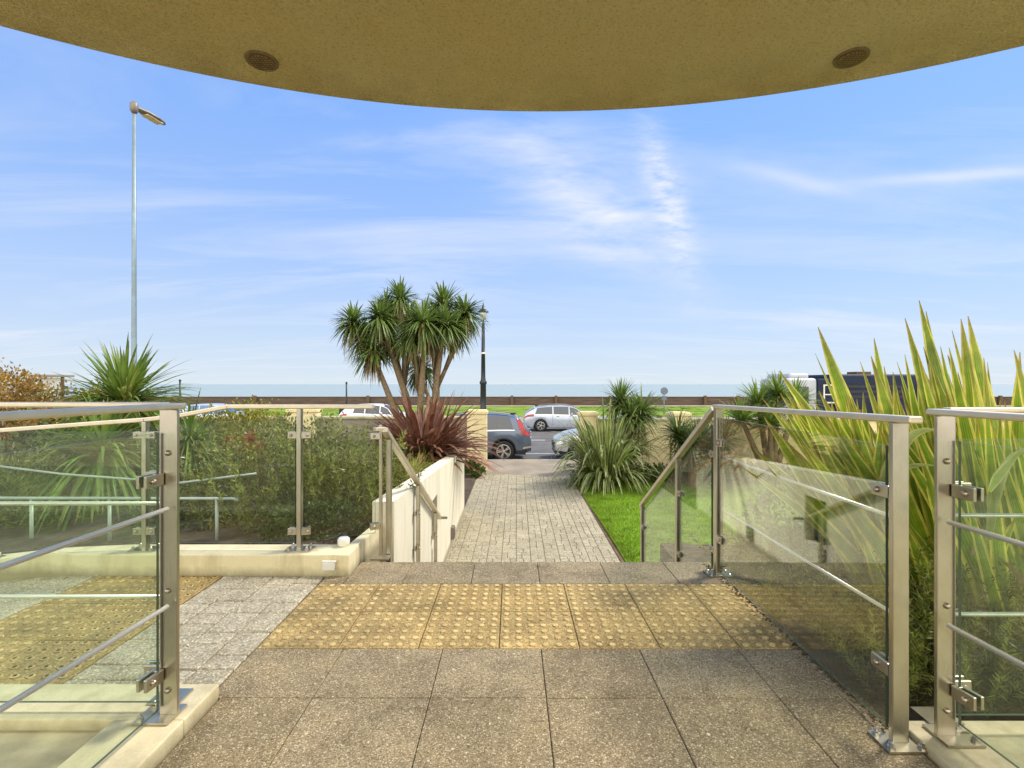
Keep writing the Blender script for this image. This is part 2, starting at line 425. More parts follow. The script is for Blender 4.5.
b1 = t.math('MULTIPLY', blob(.11, .40, .20, .11, R(-38)), fe)
b2 = t.math('MULTIPLY', blob(.315, .36, .165, .035, R(-74)), rip)
b3 = t.math('MULTIPLY', blob(.20, .31, .17, .075, R(-35)), fe)
b4 = t.math('MULTIPLY', blob(-.24, .49, .16, .018, R(5)), fe)
feat = t.math('ADD', t.math('ADD', t.math('MULTIPLY', b1, .62), t.math('MULTIPLY', b2, .95)), t.math('ADD', t.math('MULTIPLY', b3, .65), t.math('MULTIPLY', b4, .4)))
# streaks to the right
b5 = t.math('MULTIPLY', blob(.92, .418, .22, .012, R(4)), .55)
b6 = t.math('MULTIPLY', blob(.56, .41, .12, .016, R(-14)), .35)
feat = t.math('ADD', feat, t.math('ADD', b5, b6))
mask = t.math('ADD', mask, feat, clamp=True)
skyc = t.mix(1., sky.outputs[0], (.85, 1.5, 2.2), 'MULTIPLY')
skyc = t.mix(.78, skyc, (1.55, 4.0, 9.9))
SKYW = (7.4, 8.2, 8.6)
haze = t.math('EXPONENT', t.math('MULTIPLY', t.math('MAXIMUM', dz, 0.), -3.6))
skyc = t.mix(t.math('MULTIPLY', haze, .93), skyc, SKYW)
skyc = t.mix(mask, skyc, (8.3, 8.7, 9.5))
# unseen bright sky added behind the camera to fill faces turned towards it
back_fill = t.map(t.math('ADD', dy, t.math('MULTIPLY', t.noise(gen, 1.6, 5), .3)), .15, -.45, 0., 1.)
skyc = t.mix(back_fill, skyc, (27., 26., 24.))
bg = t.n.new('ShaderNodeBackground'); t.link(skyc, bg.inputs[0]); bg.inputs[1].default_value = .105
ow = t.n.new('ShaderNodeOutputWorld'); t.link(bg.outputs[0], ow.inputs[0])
scene.view_settings.view_transform = 'Standard'; scene.view_settings.look = 'None'; scene.view_settings.exposure = 0
scene.render.engine = 'CYCLES'
try:
    scene.cycles.use_denoising = True; scene.cycles.max_bounces = 10; scene.cycles.transparent_max_bounces = 24
    scene.cycles.sample_clamp_indirect = 6; scene.cycles.caustics_reflective = False; scene.cycles.caustics_refractive = False
except Exception: pass

# ------------------------------------------------------------------ the setting
PZ, RZ = -1.30, -1.42          # garden path and road level
b = MB(); b.box(-300, 300, -300, 62, -1.9, -1.56); struct('ground', b, simple('sandy_ground', (.24, .20, .14), .95, 0, .3, .7))
b = MB(); b.quad((-9000, 61, -5), (9000, 61, -5), (9000, 12000, -5), (-9000, 12000, -5)); struct('sea', b, M['sea'])
b = MB(); b.box(-250, 250, 17.12, 34, -1.6, RZ); struct('road', b, M['asphalt'])
b = MB()
for i in range(-20, 21): b.box(i * 6 - 1.6, i * 6 + 1.6, 24.0, 24.14, RZ - .01, RZ + .004)
for i in range(-12, 13): b.box(i * 6.2, i * 6.2 + .1, 17.2, 19.35, RZ - .01, RZ + .004)
b.box(-120, 120, 19.35, 19.45, RZ - .01, RZ + .004)
for i in range(-12, 13): b.box(i * 6.2 + 1, i * 6.2 + 1.1, 28.2, 30.3, RZ - .01, RZ + .004)
struct('road_markings', b, M['roadpaint'])
b = MB(); b.box(-120, 120, 14.2, 16.98, -1.6, PZ); struct('pavement', b, M['pave'])
b = MB()
for i in range(-70, 70): b.box(i * .92, i * .92 + .91, 16.985, 17.12, -1.6, PZ + .006)
struct('kerb_stones', b, M['kerbstone'], bevel=.012)
b = MB(); b.box(-200, 200, 34, 39.5, -1.6, -1.31); struct('promenade_pavement', b, M['pave'])
b = MB(); b.box(-220, 220, 39.5, 57, -1.6, -1.27)
for i in range(700):
    x, y = random.uniform(-70, 70), random.uniform(40, 56); s_ = random.uniform(.3, .9)
    b.obox((x, y, -1.3), (s_, 0, 0), (0, s_ * .6, 0), (0, 0, random.uniform(.04, .12)))
struct('grass_verge', b, M['verge'])
b = MB(); b.box(-220, 220, 57, 59.8, -1.6, -1.25); struct('promenade', b, M['pave'])

# sea wall with posts
sw = thing('sea_wall', (0, 60, -1.6), 'long low dark brown sea wall between the grass verge and the sea', 'wall')
b = MB(); b.box(-220, 220, 60, 60.4, -5, -.32); b.build('wall', M['seawall'], sw)
b = MB(); b.box(-220, 220, 59.93, 60.47, -.317, -.24); b.build('coping', M['twig'], sw)
for px in (176, 255, 368, 512, 556, 610, 705, 738, 1000):
    x = (px - 512) / F * 59.8
    b = MB(); b.box(x - .16, x + .16, 59.6, 59.9, -1.5, -.1); b.build('post', M['twig'], sw, bevel=.03)

# terrace base, slabs and tactile paving
b = MB(); b.box(-5.2, 1.43, -3.5, 3.575, -1.56, -.012); struct('terrace', b, M['mortar'])
def slab(b, x0, x1, y0, y1, z=0., g=.0017, ch=.003, jit=.0012):
    z += random.uniform(-jit, jit); k = len(b.v)
    x0 += g; x1 -= g; y0 += g; y1 -= g
    for d, zz in ((0, z - .012), (0, z - ch), (ch, z)):
        b.v += [V((x0 + d, y0 + d, zz)), V((x1 - d, y0 + d, zz)), V((x1 - d, y1 - d, zz)), V((x0 + d, y1 - d, zz))]
    for l in (0, 4):
        for i in range(4):
            j = (i + 1) % 4; b.face((k + l + i, k + l + j, k + l + 4 + j, k + l + 4 + i))
    b.face((k + 8, k + 9, k + 10, k + 11))
b = MB()
xs = [-1.24, -.815, -.335, .14, .615, 1.09, 1.425]
ys = [2.42, 2.04, 1.63, 1.22, .81, .4, 0, -.4, -.8, -1.2, -1.6, -2.0, -2.4]
for j in range(len(ys) - 1):
    for i in range(len(xs) - 1):
        x0, x1 = xs[i], xs[i + 1]
        if j > 0 and i == 0: x0 = -1.19
        slab(b, x0, x1, ys[j + 1], ys[j])
xf = [-1.085, -.71, -.265, .18, .63, 1.08, 1.425]
for i in range(6): slab(b, xf[i], xf[i + 1], 3.205, 3.60)
slab(b, -1.24, -1.09, 3.205, 3.33)
struct('terrace_paving', b, M['slab'])
def tactile(name, x0, y0, nx, ny, s=.392, xmax=9):
    b = MB()
    for i in range(nx):
        for j in range(ny):
            X0, Y0 = x0 + i * s, y0 + j * s
            X1 = min(X0 + s, xmax)
            slab(b, X0, X1, Y0, Y0 + s)
            for a in range(6):
                for c in range(6):
                    cx, cy = X0 + (a + .5) * s / 6, Y0 + (c + .5) * s / 6
                    if cx > X1 - .02: continue
                    k = len(b.v); n = 9
                    for r, z in ((.0185, -.001), (.0155, .0046), (.0105, .0064)):
                        for q in range(n):
                            th = 2 * math.pi * q / n; b.v.append(V((cx + r * math.cos(th), cy + r * math.sin(th), z)))
                    for l in range(2):
                        for q in range(n): b.face((k + l * n + q, k + l * n + (q + 1) % n, k + (l + 1) * n + (q + 1) % n, k + (l + 1) * n + q))
                    b.face([k + 2 * n + q for q in range(n)])
    return struct(name, b, M['tactile'])
tactile('tactile_paving', -1.24 + .363 - .392 + .03, 2.42, 7, 2, xmax=1.425)
tactile('tactile_paving', -2.77, 2.08, 2, 3, .42)
tactile('tactile_paving', -2.345, 2.08, 1, 3, .42)
def setts(name, x0, x1, y0, y1, w, lens, mat, z=0., slope=0., along_y=True):
    b = MB(); x = x0
    while x < x1 - .02:
        xe = min(x + w * random.uniform(.97, 1.03), x1); y = y0 - random.uniform(0, .15)
        while y < y1 - .01:
            ye = min(y + random.choice(lens), y1)
            if ye > y0 + .02:
                k = len(b.v); slab(b, x, xe, max(y, y0), ye, z, .0032, .005, .002)
                if slope:
                    for v in b.v[k:]: v.z += slope * (v.x - x1)
            y = ye
        x = xe
    return struct(name, b, mat)
setts('block_paving', -1.922, -1.243, 2.05, 3.33, .17, (.12, .165, .22), M['sett'])
b = MB(); b.quad((-5.2, 2.06, -.26), (-2.775, 2.06, -.011), (-2.775, 3.6, -.011), (-5.2, 3.6, -.26)); struct('ramp', b, M['mortar'])
for o in [o for o in bpy.data.objects if o.name == 'terrace']:   # the base stops where the ramp starts
    for v in o.data.vertices:
        if v.co.x < -3: v.co.x = -2.776
setts('ramp_paving', -5.2, -2.775, 2.06, 3.6, .17, (.12, .165, .22), M['sett'], .003, .1027)
# steps down to the path
b = MB()
for i in range(7):
    y0 = 3.576 + i * .335
    b.box(-.98, 1.5, y0, y0 + .36, -1.56, -.1625 * (i + 1))
struct('steps', b, M['slab'], bevel=.006)
# path of pale setts
pb = MB(); pb.box(-1.05, 1.75, 5.6, 14.3, -1.56, PZ - .014); struct('path', pb, M['pathjoint'])
b = MB(); nx = 12
colx = [-.995 + 2.60 * i / nx for i in range(nx + 1)]
for i in range(nx):
    y = 5.6 + random.uniform(0, .2)
    while y < 14.28:
        h = random.choice((.11, .165, .165, .22)); ye = min(y + h, 14.28)
        if random.random() < .62:
            xm = colx[i] + (colx[i + 1] - colx[i]) * random.choice((.5, .5, .4, .6))
            slab(b, colx[i], xm, y, ye, PZ, .003, .005, .002); slab(b, xm, colx[i + 1], y, ye, PZ, .003, .005, .002)
        else: slab(b, colx[i], colx[i + 1], y, ye, PZ, .003, .005, .002)
        y = ye
for v in b.v: v.x += .009 * (v.y - 10.5)
struct('path_paving', b, M['pathsett'])
b = MB()
for i in range(60):
    y0, y1 = 5.6 + i * .145, 5.6 + (i + 1) * .145
    e = lambda y: 1.612 + .009 * (y - 10.5)
    w0, w1 = .10 + .03 * math.sin(i * 1.7), .10 + .03 * math.sin((i + 1) * 1.7)
    b.quad((e(y0), y0, PZ + .003), (e(y0) + w0, y0, PZ + .012), (e(y1) + w1, y1, PZ + .012), (e(y1), y1, PZ + .003))
struct('path_edging', b, M['edgesoil'])
# lawn
b = MB()
def lawn_pt(u, v):
    x, y = 1.64 + u * 13, 4.2 + v * 9.4
    return (x, y, PZ + .02 + .02 * math.sin(x * 1.3) * math.sin(y * .9))
b.grid(lawn_pt, 40, 30); struct('lawn', b, M['lawn'])
b = MB()
for i in range(62000):
    x = 1.66 + random.random() ** 1.6 * 8; y = 4.6 + random.random() * 8.9
    z = PZ + .02 + .02 * math.sin(x * 1.3) * math.sin(y * .9)
    a = random.uniform(0, 6.28); l = random.uniform(.025, .055); w = random.uniform(.004, .008)
    tx, ty = random.gauss(0, .018), random.gauss(0, .018)
    b.v += [V((x - math.cos(a) * w, y - math.sin(a) * w, z - .005)), V((x + math.cos(a) * w, y + math.sin(a) * w, z - .005)), V((x + tx, y + ty, z + l))]
    k = len(b.v); b.face((k - 3, k - 2, k - 1), ((0, 0), (1, 0), (.5, .8)))
struct('lawn_grass', b, M['grassblade'], kind='stuff')
# beds
b = MB()
def bed(u, v):
    x, y = -14 + u * 12.87, 3.53 + v * 6.5
    return (x, y, .02 - .14 * v - .10 * max(0, -x - 4) + .03 * math.sin(x * 5) * math.sin(y * 6))
b.grid(bed, 60, 30); struct('planting_bed', b, M['soil'])
b = MB(); b.box(-30, -1.0, 10.2, 14.5, -1.6, -1.27); b.box(1.75, 18, 13.3, 14.5, -1.6, -1.24); struct('planting_bed', b, M['soil'])
b = MB()
def bed2(u, v):
    x, y = 1.44 + u * 5, 1.86 + v * 3.0
    return (x, y, -.10 - .18 * v - .03 * u + .03 * math.sin(x * 7) * math.sin(y * 6))
b.grid(bed2, 24, 20); b.quad((1.44, 4.86, -.28), (6.44, 4.86, -.3), (6.44, 4.9, -1.4), (1.44, 4.9, -1.4)); struct('planting_bed', b, M['soil'])
# crumbs of moss and dirt along the terrace edge
b = MB()
for i in range(900):
    y = random.uniform(1.75, 3.4); x = 1.425 - abs(random.gauss(0, .025)); s_ = random.uniform(.001, .0045)
    b.obox((x, y, .002), (s_, random.uniform(-.003, .003), 0), (0, s_, 0), (0, random.uniform(-.002, .002), s_ * .7))
struct('edge_moss', b, M['dirt'], kind='stuff')
# sunken floors inside the kerbs
b = MB(); b.box(-6, -1.46, -2, 1.83, -.5, .012); b.box(1.72, 6, -2, 1.60, -.5, -.02); struct('sunken_floor', b, M['oldslab'])

# kerbs / low walls
kb = thing('low_kerb_wall', (-3, 3.5, 0), 'cream rendered kerb under the glass balustrade along the planting bed', 'kerb')
b = MB()
prof = [(-9, 3.42, -.62), (-3.15, 3.42, -.03), (-2.7, 3.335, .0), (-1.09, 3.335, 0)]
topz = [-.50, .12, .14, .14]
for i in range(3):
    (xa, ya, za), (xb, yb, zb) = prof[i], prof[i + 1]
    k = len(b.v)
    for (x, yy, zt, zb_) in ((xa, ya, topz[i], za), (xb, yb, topz[i + 1], zb)):
        b.v += [V((x, yy + .012, zb_ - .3)), V((x, yy, zb_ + .012)), V((x, yy, zt)), V((x, 3.56, zt)), V((x, 3.56, zb_ - .6))]
    for j in range(4): b.face((k + j, k + 5 + j, k + 6 + j, k + j + 1))
    if i == 0: b.face((k, k + 1, k + 2, k + 3, k + 4))
    if i == 2: b.face((k + 9, k + 8, k + 7, k + 6, k + 5))
b.obox((-1.115, 3.82, -.45), (.02, .27, 0), (-.035, .003, 0), (0, 0, .588))
b.build('wall', M['kerb'], kb, bevel=.008)
b = MB(); b.lathe((-1.185, 3.52, .14), [(.035, 0), (.042, .02), (.042, .05), (.03, .062)], 14); o = b.build('uplight', M['white'], kb, True); o['label'] = 'small round white light on top of the kerb corner'
b = MB(); b.box(-1.255, -1.175, 3.305, 3.333, .045, .095); b.box(-1.262, -1.168, 3.31, 3.332, .095, .107); o = b.build('marker_light', M['white'], kb, bevel=.004); o['label'] = 'small white box light on the kerb face'
kl = thing('corner_kerb', (-1.3, 1.94, 0), 'pale L-shaped kerb carrying the corner post beside the block paving', 'kerb')
b = MB(); b.box(-6, -1.20, 1.83, 2.05, -.4, .052); b.box(-1.46, -1.20, -1.5, 1.8305, -.4, .052); b.build('wall', M['kerb'], kl, bevel=.006)
kr = thing('corner_kerb', (1.5, 1.7, 0), 'pale kerb under the corner post beside the giant striped flax', 'kerb')
b = MB(); b.box(1.435, 6, 1.62, 1.86, -.4, .03); b.box(1.435, 1.70, -1.5, 1.6205, -.4, .03); b.build('wall', M['kerb'], kr, bevel=.006)

# white planter wall beside the path, with a square recess and a small light
pw = thing('planter_wall', (-1.1, 7, PZ), 'tall white rendered planter wall along the left of the path', 'wall')
b = MB()
X0, X1, YA, YB = -1.14, -.965, 4.08, 10.12
za, zb = .32, -.06
zf = lambda y: za + (zb - za) * (y - YA) / (YB - YA)
ry0, ry1, rz0, rz1 = 6.02, 6.46, -.72, -.14
# face towards the path is built round the recess
def wq(ya, yb, zlo0, zlo1, zhi0, zhi1, x=X1): b.quad((x, ya, zlo0), (x, yb, zlo1), (x, yb, zhi1), (x, ya, zhi0))
wq(YA, ry0, -1.6, -1.6, zf(YA), zf(ry0)); wq(ry1, YB, -1.6, -1.6, zf(ry1), zf(YB))
wq(ry0, ry1, -1.6, -1.6, rz0, rz0); wq(ry0, ry1, rz1, rz1, zf(ry0), zf(ry1))
b.quad((X0, YA, -1.6), (X0, YA, zf(YA)), (X0, YB, zf(YB)), (X0, YB, -1.6))
b.quad((X0, YB, -1.6), (X0, YB, zf(YB)), (X1, YB, zf(YB)), (X1, YB, -1.6))
b.quad((X1, YA, -1.6), (X1, YA, zf(YA)), (X0, YA, zf(YA)), (X0, YA, -1.6))
b.quad((X0, YA, zf(YA)), (X1, YA, zf(YA)), (X1, YB, zf(YB)), (X0, YB, zf(YB)))
for q in (((X1, ry0, rz0), (X1, ry1, rz0), (X1 - .12, ry1, rz0), (X1 - .12, ry0, rz0)), ((X1, ry0, rz1), (X1 - .12, ry0, rz1), (X1 - .12, ry1, rz1), (X1, ry1, rz1)),
          ((X1, ry0, rz0), (X1 - .12, ry0, rz0), (X1 - .12, ry0, rz1), (X1, ry0, rz1)), ((X1, ry1, rz0), (X1, ry1, rz1), (X1 - .12, ry1, rz1), (X1 - .12, ry1, rz0))): b.quad(*q)
b.build('wall', M['render'], pw)
b = MB(); b.quad((X1 - .117, ry0, rz0), (X1 - .117, ry1, rz0), (X1 - .117, ry1, rz1), (X1 - .117, ry0, rz1)); b.build('recess', M['darkvoid'], pw)
b = MB(); b.box(X1 + .001, X1 + .05, 7.86, 8.02, -1.17, -.98); b.box(X1 + .05, X1 + .062, 7.88, 8.0, -1.15, -1.0); o = b.build('wall_light', M['lampgrey'], pw, bevel=.01); o['label'] = 'small dark box light low on the wall'
b = MB(); b.obox((X0 - .6, YB - .06, -.8), (.62, 0, 0), (0, .06, 0), (0, 0, .68)); b.obox((-6.5, YB - .06, -.9), (5.28, 0, 0), (0, .06, 0), (0, 0, .7)); b.build('end_wall', M['render'], pw)

# front boundary wall and gate pillars
def pillar(x0, x1, ztop, label, y0=14.55, y1=15.0):
    g = thing('gate_pillar', ((x0 + x1) / 2, y0, PZ), label, 'pillar')
    b = MB(); b.box(x0, x1, y0, y1, -1.5, ztop - .12); b.build('shaft', M['render_yellow'], g, bevel=.015)
    b = MB(); b.box(x0 - .03, x1 + .03, y0 - .03, y1 + .03, ztop - .118, ztop - .03)
    b.obox(((x0 + x1) / 2, (y0 + y1) / 2, ztop - .014), ((x1 - x0) / 2 - .01, 0, 0), (0, (y1 - y0) / 2 - .01, 0), (0, 0, .0155)); b.build('cap', M['render_yellow'], g, bevel=.012)
    return g
pillar(-1.32, -.74, .52, 'square yellow-cream gate pillar beside the grey-blue car')
pillar(1.98, 2.50, .47, 'square cream gate pillar rising behind the drooping green flax')
pillar(-6.55, -5.72, .57, 'square cream wall pier with flat cap behind the glass balustrade')
pillar(4.66, 5.2, .46, 'square cream wall pier behind the round dark spiky shrub')
w1 = thing('boundary_wall', (-9, 14.7, PZ), 'weathered tan boundary wall left of the gate behind the shrubs', 'wall')
for xa, xb in ((-16, -6.58), (-5.69, -1.35)):
    b = MB(); b.box(xa, xb, 14.66, 14.9, -1.5, .26); b.build('wall', M['greywall'], w1)
    b = MB(); b.box(xa, xb, 14.60, 14.96, .262, .33); b.build('coping', M['coping'], w1, bevel=.012)
w2 = thing('boundary_wall', (9, 14.7, PZ), 'cream rendered boundary wall right of the gate behind the lawn', 'wall')
for xa, xb in ((2.53, 4.63), (5.23, 18)):
    b = MB(); b.box(xa, xb, 14.66, 14.9, -1.5, .20); b.build('wall', M['render_yellow'], w2)
    b = MB(); b.box(xa, xb, 14.60, 14.96, .202, .27); b.build('coping', M['coping'], w2, bevel=.012)

# canopy over the entrance with two recessed lights
cp = thing('entrance_canopy', (0.07, 0, 2.6), 'curved yellow rough-cast canopy overhead with two recessed lights', 'canopy')
b = MB(); n = 96; Rr, cy, cx = 3.9, -1.455, .15
rim = []
for i in range(n + 1):
    a = R(-80) + R(160) * i / n; rim.append((math.sin(a), math.cos(a)))
def ring(r, z): return [V((cx + s_ * r, cy + c * r, z)) for s_, c in rim]
levels = [(Rr - .035, 2.6), (Rr - .012, 2.606), (Rr, 2.628), (Rr, 3.0)]
b0 = len(b.v)
for r, z in levels: b.v += ring(r, z)
for l in range(3):
    for i in range(n): b.face((b0 + l * (n + 1) + i, b0 + l * (n + 1) + i + 1, b0 + (l + 1) * (n + 1) + i + 1, b0 + (l + 1) * (n + 1) + i))
base = [b0 + i for i in range(n + 1)]
k = len(b.v); b.v += [V((cx - 3.84, -.9, 2.6)), V((cx + 3.84, -.9, 2.6)), V((cx - 3.84, -.9, 3.0)), V((cx + 3.84, -.9, 3.0))]
b.face([k] + base + [k + 1]); top = [b0 + 3 * (n + 1) + i for i in range(n + 1)]
b.face(([k + 2] + top + [k + 3])[::-1]); b.face((k, k + 1, k + 3, k + 2))
b.build('soffit', M['soffit'], cp)
for (x, y, lab) in ((-1.02, 2.04, 'left recessed light'), (1.37, 2.02, 'right recessed light')):
    b = MB(); b.lathe((x, y, 2.5985), [(.046, -.004), (.062, -.006), (.064, 0), (.064, .003)], 28); f = b.build('downlight', M['brownmetal'], cp)
    b = MB(); b.lathe((x, y, 2.5925), [(.002, 0), (.044, 0), (.044, .001), (.002, .001)], 24); b.build('lens', M['lens'], f)
    b = MB()
    for i in range(-3, 4):
        h = math.sqrt(.047 ** 2 - (i * .0125) ** 2)
        b.box(x + i * .0125 - .002, x + i * .0125 + .002, y - h, y + h, 2.5885, 2.5915); b.box(x - h, x + h, y + i * .0125 - .002, y + i * .0125 + .002, 2.5855, 2.5884)
    b.build('grille', M['brownmetal'], f)

# ------------------------------------------------------------------ balustrades
def bolt_on(parent, c, d, r=.009):
    b = MB(); b.lathe(c, [(r * 1.25, 0), (r * 1.25, .004), (r, .008), (r * .5, .012)], 10, d); return b.build('bolt', M['bolt'], parent, True)
def post(par, x, y, z0, z1, wx=.066, wy=.042, plate=True, px=0, py=0, bolts=True, pl=.15):
    b = MB(); b.box(x - wx / 2, x + wx / 2, y - wy / 2, y + wy / 2, z0 + .008, z1)
    o = b.build('post', M['steel'], par, bevel=.003)
    if plate:
        b = MB(); b.box(x - pl / 2 + px, x + pl / 2 + px, y - .055 + py, y + .055 + py, z0, z0 + .010)
        for sx in (-1, 1):
            for sy in (-1, 1):
                if abs(sx * pl * .36 + px) < wx / 2 + .01: continue
                b.lathe((x + sx * pl * .36 + px, y + sy * .036 + py, z0 + .010), [(.013, 0), (.013, .009), (.008, .012), (.008, .02), (.004, .024)], 8)
        b.build('base_plate', M['steel'], o)
    if bolts:
        for zz in (z0 + .1, (z0 + z1) / 2 - .1, z1 - .16): bolt_on(o, (x, y - wy / 2, zz), (0, -1, 0))
    return o
def pane(par, c0, c1, z0, z1, th=.010, z0b=None, z1b=None, mat='glass'):
    """upright sheet of glass from plan point c0 to c1; heights may change towards c1"""
    c0, c1 = V((*c0, 0)), V((*c1, 0)); d = (c1 - c0).normalized(); nn = V((-d.y, d.x, 0)) * th / 2
    z0b = z0 if z0b is None else z0b; z1b = z1 if z1b is None else z1b
    b = MB()
    P = lambda c, z, s_: V((c.x, c.y, z)) + nn * s_
    a = [P(c0, z0, 1), P(c1, z0b, 1), P(c1, z1b, 1), P(c0, z1, 1)]; e = [P(c0, z0, -1), P(c1, z0b, -1), P(c1, z1b, -1), P(c0, z1, -1)]
    b.quad(*a[::-1]); b.quad(*e)
    o = b.build('glass_panel', M[mat], par)
    b = MB()
    for i in range(4):
        j = (i + 1) % 4; b.quad(a[i], a[j], e[j], e[i])
    b.build('glass_edge', M['glass_edge'], o)
    return o
def clamp(par, c, d, l=.07, h=.045, w=.03):
    """glass clamp reaching from c in direction d"""
    d = V((*d, 0)).normalized(); s_ = V((-d.y, d.x, 0)); c = V(c)
    b = MB()
    for k in (-1, 1): b.obox(c + d * l / 2 + s_ * k * (w / 2), d * l / 2, s_ * .006, V((0, 0, h / 2)))
    b.obox(c + d * .008, d * .009, s_ * (w / 2 - .006), V((0, 0, h / 2 - .001)))
    o = b.build('glass_clamp', M['steel'], par, bevel=.002)
    for k in (-1, 1): bolt_on(o, c + d * l * .62 + s_ * k * (w / 2 + .006), s_ * k)
    return o
def rail(par, pts, w=.052, h=.03, name='handrail'):
    b = MB()
    for i in range(len(pts) - 1): b.bar(pts[i], pts[i + 1], w, h)
    return b.build(name, M['railsteel'], par, bevel=.006)
def rod(par, p0, p1, r=.008):
    b = MB(); b.tube([p0, p1], r, 10); return b.build('rod', M['rodsteel'], par, True)

# left corner balustrade
HX, HY, HT = -1.267, 1.85, 1.186
g = thing('glass_balustrade', (HX, HY, .05), 'steel and glass corner balustrade on the pale L-shaped kerb, nearest on the left', 'balustrade')
post(g, HX, HY, .052, HT, .066, .016, px=-.035, pl=.13)
b = MB(); b.box(HX - .13, HX - .01, HY + .06, HY + .155, .052, .060); b.build('base_plate', M['steel'], g)
rail(g, [(HX + .032, HY + .014, HT + .013), (HX - .06, -.6, HT + .018)], .05, .022)
rail(g, [(HX - .03, HY + .03, HT + .016), (-6, HY + .03, HT + .016)], .042, .02)
pane(g, (HX - .05, HY + .03), (-6, HY + .03), .085, 1.10)
pane(g, (HX - .03, HY - .02), (HX - .11, -.6), .085, 1.10)
for z in (.21, .93): clamp(g, (HX - .032, HY - .01, z), (-.15, -1), .075)
for z in (.21, .93): clamp(g, (HX - .034, HY + .03, z), (-1, 0), .07)
for z in (.47, .825):
    rod(g, (HX + .012, HY - .03, z), (HX - .06, -.6, z), .0085)
    rod(g, (HX - .03, HY + .055, z), (-6, HY + .055, z), .0075)
# right corner balustrade
HX, HY, HT = 1.532, 1.77, 1.168
g = thing('glass_balustrade', (HX, HY, .03), 'steel and glass corner balustrade in front of the giant striped flax, nearest on the right', 'balustrade')
post(g, HX, HY, .03, HT, .066, .016, px=.03, pl=.13)
b = MB(); b.box(HX + .0, HX + .125, HY + .06, HY + .155, .03, .038); b.build('base_plate', M['steel'], g)
rail(g, [(HX - .034, HY + .014, HT + .013), (HX + .01, -.6, HT + .018)], .05, .022)
rail(g, [(HX + .03, HY + .03, HT + .018), (6, HY + .03, HT + .018)], .042, .018)
pane(g, (HX + .05, HY + .03), (6, HY + .03), .09, 1.08)
pane(g, (HX + .035, HY - .02), (HX + .07, -.6), .09, 1.08)
for z in (.20, .905): clamp(g, (HX + .032, HY - .01, z), (.15, -1), .075)
for z in (.20, .905): clamp(g, (HX + .034, HY + .03, z), (1, 0), .07)
for z in (.44, .80):
    rod(g, (HX - .012, HY - .03, z), (HX + .05, -.6, z), .0085)
    rod(g, (HX + .03, HY + .055, z), (6, HY + .055, z), .0075)
# right terrace balustrade between the steps and the near post
g = thing('glass_balustrade', (1.38, 2.5, 0), 'long glass balustrade along the right edge of the terrace beside the tactile paving', 'balustrade')
post(g, 1.377, 1.78, .0, 1.143, .058, .022, pl=.15, bolts=False)
post(g, 1.385, 3.36, .0, 1.12, .045, .05, pl=.16, bolts=False)
rail(g, [(1.375, 1.70, 1.157), (1.385, 3.40, 1.128)], .05, .025)
pane(g, (1.372, 1.83), (1.382, 3.32), .03, 1.055, mat='glass_grazing')
for z in (.435, .79): rod(g, (1.402, 1.80, z), (1.408, 3.37, z), .0075)
for z in (.25, .89):
    clamp(g, (1.373, 1.80, z), (0, 1), .085); clamp(g, (1.384, 3.34, z), (0, -1), .07)
# right stair balustrade
g = thing('stair_balustrade', (1.38, 4.4, -.6), 'sloping glass stair balustrade on the right of the steps beside the lawn', 'balustrade')
S = lambda y: 1.11 - (y - 3.42) * .585
rail(g, [(1.385, 3.42, S(3.42)), (1.385, 5.36, S(5.36))], .05, .035)
for y, zb_ in ((4.17, -.45), (5.30, -1.02)): post(g, 1.385, y, zb_, S(y) - .015, .04, .045, bolts=False, pl=.1)
pane(g, (1.385, 3.46), (1.385, 4.14), -.12, S(3.46) - .09, .012, -.42, S(4.14) - .09)
pane(g, (1.385, 4.20), (1.385, 5.27), -.42, S(4.2) - .09, .012, -.98, S(5.27) - .09)
for y, zz in ((3.40, .8), (3.40, .15), (4.14, .38), (4.14, -.12), (5.27, -.22), (5.27, -.62)):
    clamp(g, (1.385, y, zz), (0, -1 if y > 3.5 else 1), .06, .04)
# left stair balustrade
g = thing('stair_balustrade', (-.93, 5, -.6), 'sloping steel handrail and glass beside the steps, against the white planter wall', 'balustrade')
S = lambda y: .95 - (y - 3.62) * .497
rail(g, [(-.99, 3.60, .955), (-.925, 3.66, .95)], .05, .03)
rail(g, [(-.925, 3.62, S(3.62)), (-.925, 6.42, S(6.42))], .05, .035)
b = MB(); b.bar((-.925, 6.40, S(6.40)), (-.86, 6.52, S(6.40) - .03), .05, .032); b.build('rail_end', M['steel'], g, bevel=.005)
for y, zb_ in ((3.76, -.18), (4.93, -.81), (6.05, -1.3)): post(g, -.925, y, zb_, S(y) - .015, .036, .05, bolts=False, pl=.1)
for y in (4.93, 6.05):
    for dz in (.28, .62): clamp(g, (-.925, y - .03, S(y) - dz), (0, -1), .05, .045)
# balustrade on the long kerb, going down with the ramp
g = thing('glass_balustrade', (-1.46, 3.45, .14), 'glass balustrade standing on the long cream kerb in front of the planting bed', 'balustrade')
ZR = [(-.95, 1.125), (-1.95, 1.125), (-2.3, 1.06), (-2.52, 1.035), (-3.6, .955), (-5.2, .80)]
rail(g, [(x, 3.44, z) for x, z in ZR], .048, .03)
for x, z0, z1 in ((-1.46, .14, 1.11), (-2.52, .14, 1.02), (-3.62, .075, .94)): post(g, x, 3.44, z0, z1, .03, .045, bolts=False, pl=.17)
b = MB(); b.box(-.975, -.955, 3.665, 3.69, .0, .98); b.box(-1.03, -.90, 3.63, 3.725, -.002, .008); b.build('post', M['steel'], g)
pane(g, (-1.0, 3.66), (-1.43, 3.45), .19, 1.055)
pane(g, (-1.49, 3.44), (-2.49, 3.44), .19, 1.055, .012, .19, .985)
